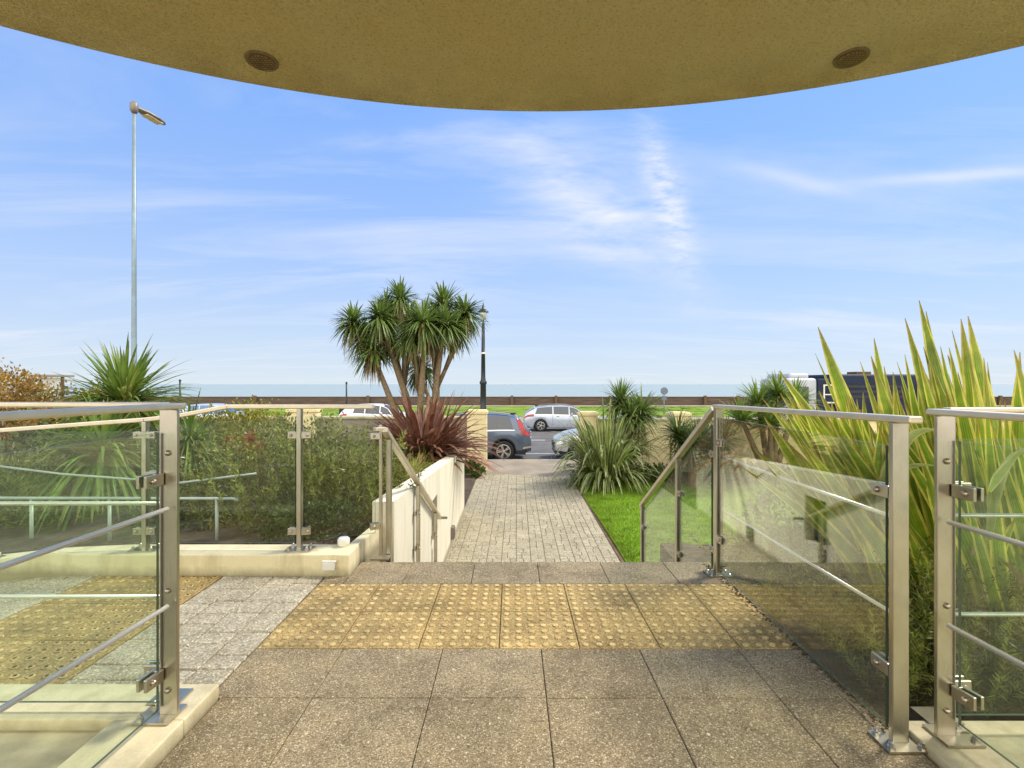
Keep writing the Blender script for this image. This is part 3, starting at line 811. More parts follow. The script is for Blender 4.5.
pane(g, (-2.55, 3.44), (-3.59, 3.44), .19, .97, .012, .12, .895)
for z in (.27, .93):
    clamp(g, (-1.445, 3.43, z), (1, .4), .06); clamp(g, (-1.475, 3.44, z), (-1, 0), .06); clamp(g, (-2.505, 3.44, z), (1, 0), .06); clamp(g, (-2.535, 3.44, z), (-1, 0), .06)
    clamp(g, (-.972, 3.675, z - .03), (-1, -.45), .07)
# low tube rails of the lower ramp inside the bed
g = thing('ramp_rail', (-4, 4.1, -.1), 'low white-grey tubular handrail of the lower ramp between the plants', 'handrail')
b = MB(); b.tube([(-6.5, 4.1, .35), (-2.28, 4.1, .34), (-2.24, 4.1, .325)], .0125, 10); b.build('handrail', M['ramptube'], g, True)
b = MB(); b.tube([(-4.9, 4.35, .62), (-3.9, 4.33, .50), (-2.85, 4.3, .43), (-2.2, 4.3, .51)], .010, 10); b.build('handrail', M['ramptube'], g, True)  # left half of this added tube stands in for a glass reflection
for x in (-2.42, -3.30, -3.94, -4.9):
    b = MB(); b.tube([(x, 4.1, -.2), (x, 4.1, .335)], .013, 10); b.build('post', M['ramptube'], g, True)

# ------------------------------------------------------------------ plants
def rnd_dir(zmin=-1., zmax=1.):
    z = random.uniform(zmin, zmax); a = random.uniform(0, 2 * math.pi); r = math.sqrt(max(0, 1 - z * z))
    return V((r * math.cos(a), r * math.sin(a), z))
def head(b, c, axis, n, L, w, droop=.25, spread=-.35, seg=5):
    """a rosette of sword leaves at the end of a branch"""
    c = V(c); axis = V(axis).normalized(); q = axis.to_track_quat('Z', 'Y')
    for i in range(n):
        d = q @ rnd_dir(spread, .98); l = L * random.uniform(.75, 1.12)
        st = c + d * .03 + axis * random.uniform(-.12, .08) * L
        dr = droop * random.uniform(.3, 1.3) * (1 - max(0, d.z) * .7)
        p1 = st + d * l * .55 + V((0, 0, .03 * l))
        p2 = st + d * l * .97 + V((0, 0, -dr * l))
        b.blade(st, p1, p2, w * random.uniform(.8, 1.15), seg, .3, .6)
def skirt(b, c, n, L, w, r=.08):
    c = V(c)
    for i in range(n):
        d = rnd_dir(-.7, -.1); l = L * random.uniform(.5, 1.1)
        st = c + V((d.x, d.y, 0)) * r * .5 + V((0, 0, random.uniform(-.25, .05)))
        b.blade(st, st + V((d.x * .22, d.y * .22, -.1)) * l * 1.6, st + V((d.x * .22, d.y * .22, -1)) * l, w, 4, .2, .6)
def tuft(b, c, n, L, w, up=(.4, 1.), droop=.5, lean=(0, 0), seg=6, rb=.1, az=None, fold=.3):
    """a clump of long leaves rising from the ground"""
    c = V(c)
    for i in range(n):
        a = random.uniform(0, 2 * math.pi) if az is None else random.uniform(*az)
        el = math.asin(random.uniform(*up)); l = L * random.uniform(.6, 1.1)
        d = V((math.cos(a) * math.cos(el) + lean[0], math.sin(a) * math.cos(el) + lean[1], math.sin(el))).normalized()
        st = c + V((math.cos(a), math.sin(a), 0)) * rb * random.random()
        dr = droop * random.uniform(.4, 1.3) * math.hypot(d.x, d.y)
        b.blade(st, st + d * l * .6, st + d * l * .85 + V((d.x, d.y, 0)) * l * .15 - V((0, 0, dr * l)), w * random.uniform(.75, 1.2), seg, fold, .5)
def shrub_leaves(b, c, rx, ry, rz, n, l, w, clumps=60, sig=.12, upb=.6, lo=-.6, stems=None):
    c = V(c); cl = []
    for i in range(clumps):
        d = rnd_dir(lo, 1.); r = random.random() ** .35
        cl.append((V((d.x * rx, d.y * ry, d.z * rz)) * r, d))
    for i in range(n):
        k, d = random.choice(cl)
        p = c + k + V((random.gauss(0, sig) * rx, random.gauss(0, sig) * ry, random.gauss(0, sig) * rz))
        o = (rnd_dir() + d * .6 + V((0, 0, upb))).normalized()
        b.leaf(p, o, l * random.uniform(.6, 1.3), w * random.uniform(.7, 1.2), rnd_dir())
    return [c + k for k, d in cl]
def sprays(b, c, rx, ry, h, n, per, l, w, spread=.25):
    """upright needle-leaved shoots (rosemary, hebe)"""
    c = V(c)
    for i in range(n):
        a = random.uniform(0, 6.28); r = math.sqrt(random.random())
        st = c + V((math.cos(a) * r * rx, math.sin(a) * r * ry, 0)); hh = h * random.uniform(.55, 1.1) * (1 - .35 * r * r)
        d = (V((random.gauss(0, spread), random.gauss(0, spread), 1)) + V((math.cos(a), math.sin(a), 0)) * .35 * r).normalized()
        for k in range(per):
            tt = (k + random.random()) / per; tt = tt ** .7
            p = st + d * hh * tt
            b.leaf(p, (d * .8 + rnd_dir() * .9).normalized(), l * random.uniform(.7, 1.2) * (1.1 - .5 * tt), w, rnd_dir())
def stems(b, c, n, rx, ry, h, r=.012):
    c = V(c)
    for i in range(n):
        a = random.uniform(0, 6.28); k = random.random()
        e = c + V((math.cos(a) * rx * k, math.sin(a) * ry * k, h * random.uniform(.6, .95)))
        m_ = (c + e) / 2 + V((random.gauss(0, .06), random.gauss(0, .06), 0)) * h
        b.tube([c + V((random.gauss(0, .05), random.gauss(0, .05), -.05)), m_, e], [r, r * .75, r * .3], 5)

# the many-headed cabbage palm beside the path
bp = at(417, 452, 10.2); bp.z = -.16
g = thing('cabbage_palm', bp, 'tall many-headed cabbage palm tree rising out of the bronze flax', 'tree')
HD = [((353, 322), 10.3, .95), ((379, 318), 10.0, 1.), ((400, 299), 10.6, 1.05), ((423, 323), 9.6, 1.15), ((444, 305), 10.5, 1.05), ((446, 325), 9.9, 1.0),
      ((465, 313), 10.3, .95), ((373, 350), 9.9, 1.0), ((421, 368), 10.7, .9), ((410, 317), 10.9, .95), ((391, 335), 10.4, .9), ((432, 338), 10.8, .8),
      ((364, 336), 10.6, .9), ((411, 338), 9.8, .9), ((456, 330), 10.2, .9), ((436, 316), 10.9, .9), ((386, 306), 10.9, .85)]
JT = {0: [(386, 388), (376, 366), (362, 345)], 7: [(408, 440), (394, 408), (382, 378)], 1: [(414, 440), (406, 396), (391, 352)], 2: [(404, 388), (404, 360), (403, 330)],
      9: [(404, 388), (408, 362), (411, 340)], 3: [(418, 438), (421, 398), (424, 352)], 4: [(436, 425), (437, 380), (442, 340)], 5: [(436, 428), (435, 390), (440, 352)],
      6: [(437, 388), (446, 368), (458, 343)], 8: [(434, 418), (428, 395), (422, 382)], 10: [(404, 388), (398, 362)], 11: [(436, 390), (434, 360)],
      12: [(382, 378), (372, 356)], 13: [(420, 398), (415, 362)], 14: [(446, 368), (452, 350)], 15: [(437, 380), (437, 345)], 16: [(398, 362), (392, 332)]}
b = MB()
for i, ((px, py), Y, s_) in enumerate(HD):
    pts = [at(x, y, 10.2 + (Y - 10.2) * (k + 1) / 4) for k, (x, y) in enumerate(JT[i])] + [at(px, py + 4, Y)]
    r0 = {1: .085, 3: .08, 4: .075, 5: .075, 7: .08}.get(i, .045)
    b.tube(pts, [r0 - (r0 - .035) * k / (len(pts) - 1) for k in range(len(pts))], 8)
b.tube([bp + V((-.1, 0, -.1)), at(412, 438, 10.2)], [.17, .12], 9); b.tube([bp + V((.3, 0, -.1)), at(436, 425, 10.2)], [.12, .085], 9)
b.build('trunk', M['trunk'], g, True)
for i, ((px, py), Y, s_) in enumerate(HD):
    c = at(px, py, Y); prev = at(*JT[i][-1], Y)
    b = MB(); head(b, c, (c - prev) + V((0, 0, .25)), int(random.uniform(170, 240) * s_), random.uniform(.47, .56) * s_, .045, random.uniform(.35, .65), -.75); b.build('crown', M['cord'], g)
    b = MB(); skirt(b, c, 30 if i not in (1, 2, 7, 10) else 110, random.uniform(.5, .75) * s_, .036); b.build('dead_leaves', M['dead'], g)

# bronze flax at the foot of the palm
bp = at(424, 478, 9.1); bp.z = -.10
g = thing('bronze_flax', bp, 'dark red bronze flax spilling over the end of the white planter wall', 'plant')
b = MB(); tuft(b, bp, 330, 1.65, .10, (.25, .98), .42, rb=.28, seg=8); b.build('leaves', M['redphorm'], g)
# golden sedge along the planter edge
bp = V((-1.42, 7.0, .05))
g = thing('golden_sedge', bp, 'yellow-green tufted sedge behind the white planter wall below the bronze flax', 'plant')
b = MB()
for i in range(7): tuft(b, (-1.42 - random.uniform(0, .3), 5.2 + i * .5, .1 - i * .025), 90, .42, .011, (.35, 1), .45, rb=.12, seg=4)
b.build('leaves', M['sedge'], g)
# drooping green flax right of the path
bp = V((2.40, 12.75, PZ))
g = thing('green_flax', bp, 'large drooping green and cream striped flax at the end of the path', 'plant')
b = MB(); tuft(b, bp + V((0, 0, .1)), 240, 2.75, .095, (.82, .99), .92, rb=.42, seg=9); tuft(b, bp + V((0, 0, .1)), 200, 1.75, .09, (.6, .95), 1.05, rb=.4, seg=9); b.build('leaves', M['greenphorm'], g)
# two-headed cordyline behind it
bp = at(628, 470, 13.6); bp.z = -1.25
g = thing('cordyline', bp, 'small cordyline with round green heads behind the drooping green flax', 'tree')
b = MB()
tops = [(at(621, 402, 13.8), 1.05), (at(641, 412, 13.4), 1.05), (at(631, 416, 13.2), .9)]
for c, s_ in tops: b.tube([bp, at(630, 445, 13.5), c], [.09, .07, .04], 8)
b.build('trunk', M['trunk'], g, True)
for c, s_ in tops:
    b = MB(); head(b, c, (c.x - bp.x, 0, 1.3), 230, .74 * s_, .048, .28, -.55); b.build('crown', M['cord'], g)
b = MB(); skirt(b, at(640, 425, 13.4), 40, .9, .03); b.build('dead_leaves', M['dead'], g)
# round dark spiky shrub by the wall
bp = at(693, 472, 12.4); bp.z = -1.28
g = thing('spiky_shrub', bp, 'round dark green spiky shrub against the cream boundary wall', 'plant')
b = MB(); b.tube([bp, bp + V((0, 0, .8))], [.12, .1], 8); b.build('stem', M['trunk'], g)
b = MB()
for k in range(10): head(b, bp + V((random.gauss(0, .28), random.gauss(0, .25), random.uniform(.75, 1.45))), (random.gauss(0, .3), random.gauss(0, .3), 1), 150, .72, .032, .2, -.5, 4)
b.build('leaves', M['corddark'], g)
# yucca further right
bp = at(772, 470, 13.2); bp.z = -1.28
g = thing('yucca', bp, 'green yucca with stiff upright heads seen above the right handrail', 'plant')
b = MB(); hs = [at(758, 404, 13.2), at(778, 396, 13.2), at(795, 402, 13.6), at(742, 420, 13.0), at(770, 425, 12.9)]
for c in hs: b.tube([bp, (bp + c) / 2 + V((0, 0, -.1)), c], [.1, .08, .05], 7)
b.build('trunk', M['trunk'], g, True)
b = MB()
for c in hs: head(b, c, (0, 0, 1), 170, .74, .048, .14, -.35)
b.build('leaves', M['cordbright'], g)
# dark ground cover at the foot of the right boundary wall
b = MB()
for i in range(5200):
    p = V((random.uniform(3.0, 8), random.uniform(12.6, 14.1), PZ + random.uniform(.02, .33)))
    b.leaf(p, (rnd_dir() + V((0, 0, .5))).normalized(), .11, .06, rnd_dir())
struct('ground_cover', b, M['ivy'], kind='stuff')
g = thing('weedy_plant', (-1.05, 14.0, PZ), 'small dark leafy plant at the foot of the yellow gate pillar', 'plant')
b = MB(); shrub_leaves(b, (-1.1, 13.9, PZ + .2), .33, .25, .32, 900, .11, .06, 20); b.build('leaves', M['ivy'], g)

# left yucca-like cordyline, two crowns
bp = V((-4.2, 5.6, -.15))
g = thing('spiky_palm', bp, 'bright green spiky palm with two crowns behind the left corner balustrade', 'plant')
b = MB(); b.tube([bp, bp + V((.02, 0, .5)), at(124, 402, 5.55)], [.13, .11, .08], 10); b.build('trunk', M['trunk'], g, True)
b = MB(); head(b, at(124, 402, 5.5), (.05, -.1, 1), 430, .78, .036, .34, -.8, 7); b.build('crown', M['cordbright'], g)
b = MB(); head(b, at(126, 402, 5.4), (.1, -.5, .5), 26, .6, .04, .5, -.6, 6); b.build('yellow_leaves', M['sedge'], g)
b = MB(); head(b, at(103, 452, 4.9), (.1, -.3, .8), 230, .66, .040, .62, -.35, 6); b.build('crown', M['cordbright'], g)
b = MB(); skirt(b, at(124, 408, 5.5), 60, .6, .04); b.build('dead_leaves', M['dead'], g)
# orange brown shrub far left
bp = V((-7.6, 7.6, -.4))
g = thing('brown_shrub', bp, 'orange-brown shrub above the handrail at the far left edge', 'shrub')
b = MB(); stems(b, bp, 26, .9, .6, 1.8, .02); b.build('stems', M['twig'], g)
b = MB(); cl = shrub_leaves(b, bp + V((-.15, 0, 1.12)), 1.05, .7, .76, 9000, .06, .035, 120, .10); b.build('leaves', M['orange'], g)
bp = V((-6.35, 7.8, -.4))
g = thing('yellow_shrub', bp, 'yellow-green bush between the orange-brown shrub and the spiky palm', 'shrub')
b = MB(); stems(b, bp, 10, .4, .4, 1.4, .014); b.build('stems', M['twig'], g)
b = MB(); shrub_leaves(b, bp + V((0, 0, .98)), .62, .5, .62, 5200, .065, .04, 60, .12); b.build('leaves', M['oliveb'], g)
# mass of shrubs behind the kerb balustrade
def bush(name, label, c, rx, ry, rz, n, l, w, mat, cl=60, sig=.13, lo=-.7):
    c = V(c); g = thing(name, (c.x, c.y, c.z - rz), label, 'shrub')
    b = MB(); stems(b, (c.x, c.y, c.z - rz), 12, rx * .8, ry * .8, rz * 1.7, .012); b.build('stems', M['twig'], g)
    b = MB(); shrub_leaves(b, c, rx, ry, rz, n, l, w, cl, sig, lo=lo); b.build('leaves', M[mat], g)
    return g
def needle(name, label, c, rx, ry, h, n, per, l, w, mat, spread=.2):
    g = thing(name, c, label, 'shrub')
    b = MB(); stems(b, c, 14, rx * .8, ry * .8, h * .8, .010); b.build('stems', M['twig'], g)
    b = MB(); sprays(b, c, rx, ry, h, n, per, l, w, spread); b.build('leaves', M[mat], g)
needle('needle_shrub', 'tall olive needle-leaved shrub left of the slim post on the kerb', (-2.25, 4.7, -.02), .62, .42, .98, 120, 95, .075, .013, 'rosemary')
needle('needle_shrub', 'feathery green needle-leaved shrub between the slim kerb post and the stair rail', (-1.55, 4.9, -.02), .35, .5, .95, 95, 95, .075, .013, 'rosemary')
needle('needle_shrub', 'pale green feathery shrub behind the glass next to the planter wall', (-1.85, 6.0, -.05), .45, .6, .78, 95, 85, .08, .014, 'olive')
bush('olive_shrub', 'dense olive-green shrub filling the bed behind the glass', (-2.35, 5.6, .42), .7, .5, .52, 8000, .045, .022, 'olive', 90)
bush('olive_shrub', 'yellowish shrub with small leaves left of the dense olive shrub', (-3.35, 6.3, .38), .7, .6, .55, 7500, .05, .028, 'oliveb', 90)
bush('dark_shrub', 'dark green low shrub under the low tubular rail', (-3.1, 4.75, .05), .45, .4, .25, 4200, .05, .02, 'ivy', 60)
bush('dark_shrub', 'dark green shrub behind the glass at the far left', (-5.4, 6.3, .12), 1.2, .7, .6, 8000, .07, .03, 'ivy', 90)
bush('dark_shrub', 'dark leafy shrub in the shade near the kerb post', (-1.72, 4.2, .10), .46, .25, .2, 3600, .04, .018, 'ivy', 60)
g = thing('grey_flax', (-4.15, 8.2, -.2), 'grey-green flax fan rising in front of the parked blue car', 'plant')
b = MB(); tuft(b, (-4.35, 8.2, -.15), 60, 1.35, .055, (.5, .98), .35, rb=.15); b.build('leaves', M['corddark'], g)
g = thing('fan_palm', (-3.75, 5.5, .0), 'pale green spreading spiky plant just right of the left corner post', 'plant')
b = MB(); head(b, at(190, 440, 5.7), (.2, -.2, .8), 110, .62, .03, .4, -.2, 5); b.tube([(-3.66, 5.7, -.1), at(190, 445, 5.7)], [.06, .05], 7); b.build('leaves', M['cordbright'], g)
g = thing('red_flowers', (-3.0, 6.1, .6), 'few rusty red flower heads among the shrubs behind the glass', 'plant')
b = MB()
for px, py in ((228, 441), (240, 446), (251, 438), (262, 445), (309, 455), (245, 452)):
    c = at(px, py, 5.3)
    for k in range(40): b.leaf(c + rnd_dir() * random.uniform(0, .07), rnd_dir(), .05, .03, rnd_dir())
    b.tube([c, (c.x, c.y, 0)], .005, 4)
b.build('leaves', M['autumn'], g)
bush('grey_shrub', 'green bushy shrub low behind the left corner glass', (-4.9, 4.9, .1), .8, .5, .42, 6500, .08, .02, 'rosemary', 70)

# giant variegated flax on the right
def bigleaf(b, base, tip, w, bow=.06, Yt=None):
    base, tip = V(base), V(tip); m_ = (base + tip) / 2 + V((-.02, 0, bow * (tip - base).length))
    b.blade(base, m_, tip, w * 1.25, 12, .22, .55, up=(.35, 1, .25), taper=.95)
g = thing('giant_flax', (2.5, 2.9, -.2), 'giant green and yellow striped flax with upright sword leaves behind the right balustrade', 'plant')
b = MB(); B1 = lambda: V((2.32 + random.gauss(0, .10), 2.75 + random.gauss(0, .10), -.12))
fan1 = [(818, 327, 2.9, .13), (779, 371, 2.85, .12), (874, 338, 2.95, .105), (871, 356, 2.8, .11), (819, 391, 2.7, .11), (764, 417, 2.75, .10), (752, 447, 2.7, .10), (742, 467, 2.8, .07),
        (860, 361, 3.0, .06), (815, 353, 3.05, .04), (790, 403, 2.6, .10), (762, 398, 3.0, .06), (893, 372, 2.8, .09), (845, 398, 2.6, .10), (897, 362, 3.0, .05), (770, 470, 2.6, .08), (800, 440, 2.5, .09), (832, 372, 3.1, .06), (884, 366, 3.1, .08)]
for px, py, Y, w in fan1: bigleaf(b, B1(), at(px, py, Y), w)
b.build('leaves', M['bigphorm'], g)
b = MB(); B2 = lambda: V((2.55 + random.gauss(0, .09), 2.6 + random.gauss(0, .10), -.12))
fan2 = [(905, 318, 2.75, .10), (919, 300, 2.7, .12), (926, 311, 2.75, .10), (961, 319, 2.6, .13), (968, 316, 2.68, .13), (917, 352, 2.5, .07), (930, 360, 2.6, .09), (952, 330, 2.85, .06), (985, 385, 2.4, .06),
        (940, 395, 2.4, .09), (975, 372, 2.7, .07), (925, 372, 2.9, .08), (905, 405, 2.4, .09), (890, 430, 2.4, .08), (880, 410, 2.5, .09), (958, 372, 2.5, .08), (1000, 400, 2.5, .06)]
for px, py, Y, w in fan2: bigleaf(b, B2(), at(px, py, Y), w, .03)
b.build('leaves', M['bigphorm'], g)
b = MB(); B3 = lambda: V((2.85 + random.gauss(0, .10), 2.6 + random.gauss(0, .12), -.12))
fan3 = [(1014, 350, 2.55, .11), (1020, 352, 2.6, .12), (1040, 330, 2.6, .12), (1060, 360, 2.6, .12), (1005, 400, 2.4, .07), (1030, 400, 2.4, .09), (990, 420, 2.35, .07), (1085, 350, 2.7, .12), (1100, 400, 2.6, .1), (1075, 310, 2.8, .12), (970, 440, 2.35, .07), (1012, 430, 2.3, .08)]
for px, py, Y, w in fan3: bigleaf(b, B3(), at(px, py, Y), w, .02)
for k in range(100):
    px, py = random.uniform(775, 905), random.uniform(385, 470); bigleaf(b, B1(), at(px, py, random.uniform(2.5, 3.2)), random.uniform(.06, .10))
for k in range(60):
    px, py = random.uniform(900, 990), random.uniform(345, 450); bigleaf(b, B2(), at(px, py, random.uniform(2.4, 3.0)), random.uniform(.06, .10), .03)
for k in range(60):      # shorter leaves filling the foot of the clump
    c = random.choice((B1, B2, B3))(); a = random.uniform(-1, 1)
    tip = c + V((a * .55, random.uniform(-.3, .35), random.uniform(.55, 1.05)))
    bigleaf(b, c, tip, random.uniform(.05, .085), .05)
b.build('leaves', M['bigphorm'], g)
b = MB()
b.blade(at(880, 520, 2.6), at(893, 425, 2.4), at(936, 430, 2.3), .085, 9, .3, .5, up=(.2, 1, .5))
b.blade(at(905, 470, 2.35), at(925, 462, 2.2), at(950, 470, 2.1), .06, 9, .3, .5, up=(.2, .3, 1))
b.blade(at(990, 540, 2.4), at(1000, 436, 2.3), at(1036, 455, 2.3), .06, 9, .3, .5, up=(.2, 1, .5))
b.blade(at(990, 492, 2.05), at(1003, 470, 2.03), at(1024, 448, 2.0), .05, 9, .3, .3, up=(.2, 1, .5))
b.build('folded_leaves', M['folded'], g)
b = MB()
for k in range(40):
    c = random.choice((B1, B2, B3))(); bigleaf(b, c, c + V((random.uniform(-.7, .6), random.uniform(-.4, .3), random.uniform(.15, .75))), random.uniform(.02, .05), .12)
b.build('dead_leaves', M['dead'], g)
needle('needle_shrub', 'green needle-leaved shrub growing between the two right-hand posts', (2.05, 2.35, -.14), .42, .3, .68, 120, 90, .055, .007, 'rosemary', .28)
needle('needle_shrub', 'green needle-leaved shrub behind the right corner glass below the striped flax', (2.75, 2.15, -.14), .5, .22, .62, 110, 90, .055, .007, 'rosemary', .28)
needle('needle_shrub', 'olive needle-leaved hedge low behind the long right glass panel', (1.95, 3.4, -.2), .42, .75, .5, 170, 80, .055, .009, 'rosemary', .3)
bush('leafy_shrub', 'mixed green shrub between the striped flax and the long glass panel', (2.55, 3.9, .1), .6, .6, .42, 7500, .06, .02, 'ivy', 80)
bush('dark_shrub', 'dark green shrub far right behind the striped flax', (4.2, 3.9, .2), 1.0, .7, .6, 7500, .07, .025, 'ivy', 80)

# ------------------------------------------------------------------ street furniture
# tall modern street light on the left
p0 = V((-12.47, 16.5, PZ))
g = thing('street_light', p0, 'very tall slim grey street light with a flat lamp head, on the left', 'street light')
b = MB(); b.lathe(p0, [(.11, 0), (.11, 1.4), (.085, 1.45), (.07, 6), (.05, 11.6)], 14); b.build('pole', M['galv'], g, True)
b = MB(); b.lathe(p0 + V((0, 0, 11.5)), [(.06, 0), (.12, .1), (.12, .32), (.05, .40)], 12); b.build('bracket', M['lampgrey'], g, True)
b = MB()
hd = V((.22, .97, -.02)).normalized(); sdv = V((.97, -.22, 0))
prev = None
st = [(0.0, .06, .06), (.15, .10, .09), (.4, .19, .11), (.75, .21, .10), (1.0, .16, .07), (1.12, .06, .03)]
k = len(b.v)
for d, w, h in st:
    c = p0 + V((0, 0, 11.72)) + hd * d
    for q in range(12):
        th = 2 * math.pi * q / 12; b.v.append(c + sdv * w * math.cos(th) + V((0, 0, 1)) * h * math.sin(th) * (1 if math.sin(th) > 0 else .45))
for i in range(len(st) - 1):
    for q in range(12): b.face((k + i * 12 + q, k + i * 12 + (q + 1) % 12, k + (i + 1) * 12 + (q + 1) % 12, k + (i + 1) * 12 + q))
b.face([k + q for q in range(12)]); b.face([k + (len(st) - 1) * 12 + q for q in range(12)])
o = b.build('lamp_head', M['lampgrey'], g, True)
b = MB(); b.obox(p0 + V((0, 0, 11.66)) + hd * .65, hd * .3, sdv * .14, V((0, 0, .02))); b.build('lens', M['lens'], o, bevel=.01)
# victorian lamp post
p0 = V(((483.2 - 512) / F * 40, 40, -1.31))
g = thing('lamp_post', p0, 'black cast-iron seafront lamp post with a glass lantern near the palm', 'lamp post')
b = MB(); b.lathe(p0, [(.32, 0), (.32, .2), (.26, .25), (.26, .55), (.24, .6), (.23, 2.55), (.29, 2.62), (.29, 2.78), (.21, 2.86), (.18, 3.1), (.155, 5.0), (.18, 5.02), (.18, 5.1), (.15, 5.12), (.12, 7.3), (.12, 7.34), (.12, 7.42), (.06, 7.46), (.06, 7.7)], 14); b.build('column', M['black_iron'], g, True)
b = MB(); b.lathe(p0, [(.16, 4.98), (.19, 5.0), (.19, 5.1), (.16, 5.12)], 12); b.build('band', M['white'], g)
b = MB(); b.tube([p0 + V((-.42, 0, 7.6)), p0 + V((.42, 0, 7.6))], .025, 8); b.build('ladder_bar', M['black_iron'], g, True)
b = MB(); b.lathe(p0, [(.14, 7.7), (.26, 7.95), (.32, 8.2), (.30, 8.33)], 12); b.build('lantern', M['lampglass'], g, True)
b = MB(); b.lathe(p0, [(.46, 8.33), (.44, 8.37), (.25, 8.55), (.12, 8.62), (.10, 8.8), (.05, 8.86), (.05, 8.95), (.015, 9.05), (.01, 9.2)], 12); b.build('lantern_cap', M['black_iron'], g, True)
# round sign on a post (seen from behind / side), slim posts
def sign_post(px, py0, py1, Y, label, head_=True):
    c = at(px, py0, Y); p0 = V((c.x, Y, -1.31)); g = thing('sign_post' if head_ else 'marker_post', p0, label, 'sign' if head_ else 'post')
    b = MB(); b.tube([p0, (c.x, Y, c.z)], .045 if head_ else .06, 8); o = b.build('pole', M['galv'] if head_ else M['black_iron'], g, True)
    if head_:
        b = MB(); b.lathe(c + V((0, -.06, 0)), [(.30, 0), (.30, .03)], 24, (0, -1, 0)); b.build('sign_face', M['lightgrey'], g)
        b = MB(); b.box(c.x - .2, c.x + .2, Y - .09, Y - .055, c.z - .75, c.z - .4); b.build('plate', M['lightgrey'], g)
    else:
        b = MB(); b.lathe((c.x, Y, c.z), [(.085, 0), (.085, .06), (.03, .12)], 10); b.build('cap', M['black_iron'], g)
sign_post(664, 391, 0, 40.5, 'small round grey-blue road sign on a post by the sea wall')
sign_post(346.5, 383.5, 0, 36, 'slim dark post standing on the verge beside the white hatchback', False)
sign_post(180, 381, 0, 36, 'slim dark post standing on the verge near the spiky palm', False)
# dark bin
c = at(343, 408, 33); g = thing('litter_bin', (c.x, 33.6, -1.31), 'dark litter bin on the far pavement beside the white hatchback', 'bin')
b = MB(); b.box(c.x - .38, c.x + .38, 33.3, 34.0, -1.31, -.35); b.build('body', M['black_iron'], g, bevel=.04)
b = MB(); b.box(c.x - .42, c.x + .42, 33.26, 34.04, -.345, -.22); b.build('hood', M['black_iron'], g, bevel=.05)
# small shelter seen above the orange shrub
c = at(52, 376, 30); g = thing('shelter', (c.x, 30, -1.4), 'small pale shelter roof seen between the orange shrub and the spiky palm', 'shelter')
b = MB(); b.box(c.x - 1.1, c.x + .5, 29.6, 31, c.z - .05, c.z + .08); b.build('roof', M['greywall'], g, bevel=.02)
for dx_ in (-.95, .4):
    b = MB(); b.box(c.x + dx_ - .06, c.x + dx_ + .06, 30.2, 30.32, -1.4, c.z - .052); b.build('post', M['twig'], g)
b = MB(); b.box(c.x - .85, c.x + .3, 30.24, 30.28, -.2, c.z - .1); b.build('panel', M['lampglass'], g)

# ------------------------------------------------------------------ vehicles
def paint(name, col, rough=.25, metal=.3):
    m, t = newmat(name); p = t.pos(); n_ = t.noise(p, 3, 4)
    t.out(t.pbr(t.mix(t.map(n_, .3, .7), [x * .93 for x in col], [min(1, x * 1.05) for x in col]), t.map(n_, .3, .7, rough, rough + .1), metal, None, .5, .8)); return m
M['p_bluegrey'] = paint('slate_blue_car_paint', (.085, .115, .17))
M['p_silver'] = paint('silver_blue_car_paint', (.45, .50, .57), .25, .3)
M['p_white'] = paint('white_car_paint', (.72, .73, .74), .25, .0)
M['p_silv2'] = paint('silver_car_paint', (.46, .48, .50), .22, .45)
M['p_blue'] = paint('pale_blue_car_paint', (.42, .50, .60), .25, .2)
M['p_navy'] = simple('navy_truck_panels', (.012, .02, .045), .6, 0, .35, 2., spec=.25)
M['p_cab'] = simple('grey_white_cab', (.42, .45, .48), .4, 0, .1, 3)
M['carglass'] = simple('car_window_glass', (.025, .035, .045), .06, 0, .15, 1.5, spec=.9)
M['carglassblue'] = simple('car_window_glass_blue', (.05, .14, .30), .08, 0, .15, 1.5, spec=.9)
M['tyre'] = simple('tyre_rubber', (.014, .014, .015), .8)
M['trim'] = simple('black_car_trim', (.018, .018, .02), .55)
M['alloy'] = simple('alloy_rim', (.52, .51, .49), .3, .8)
M['tail'] = simple('red_tail_light', (.42, .012, .014), .2, 0, .2, 6, spec=.6)
M['headl'] = simple('headlight_glass', (.55, .58, .6), .1, .3, .2, 12, spec=.8)
M['chrome'] = simple('chrome_strip', (.7, .7, .7), .15, 1.)
M['plate'] = simple('yellow_plate', (.6, .45, .04), .5)

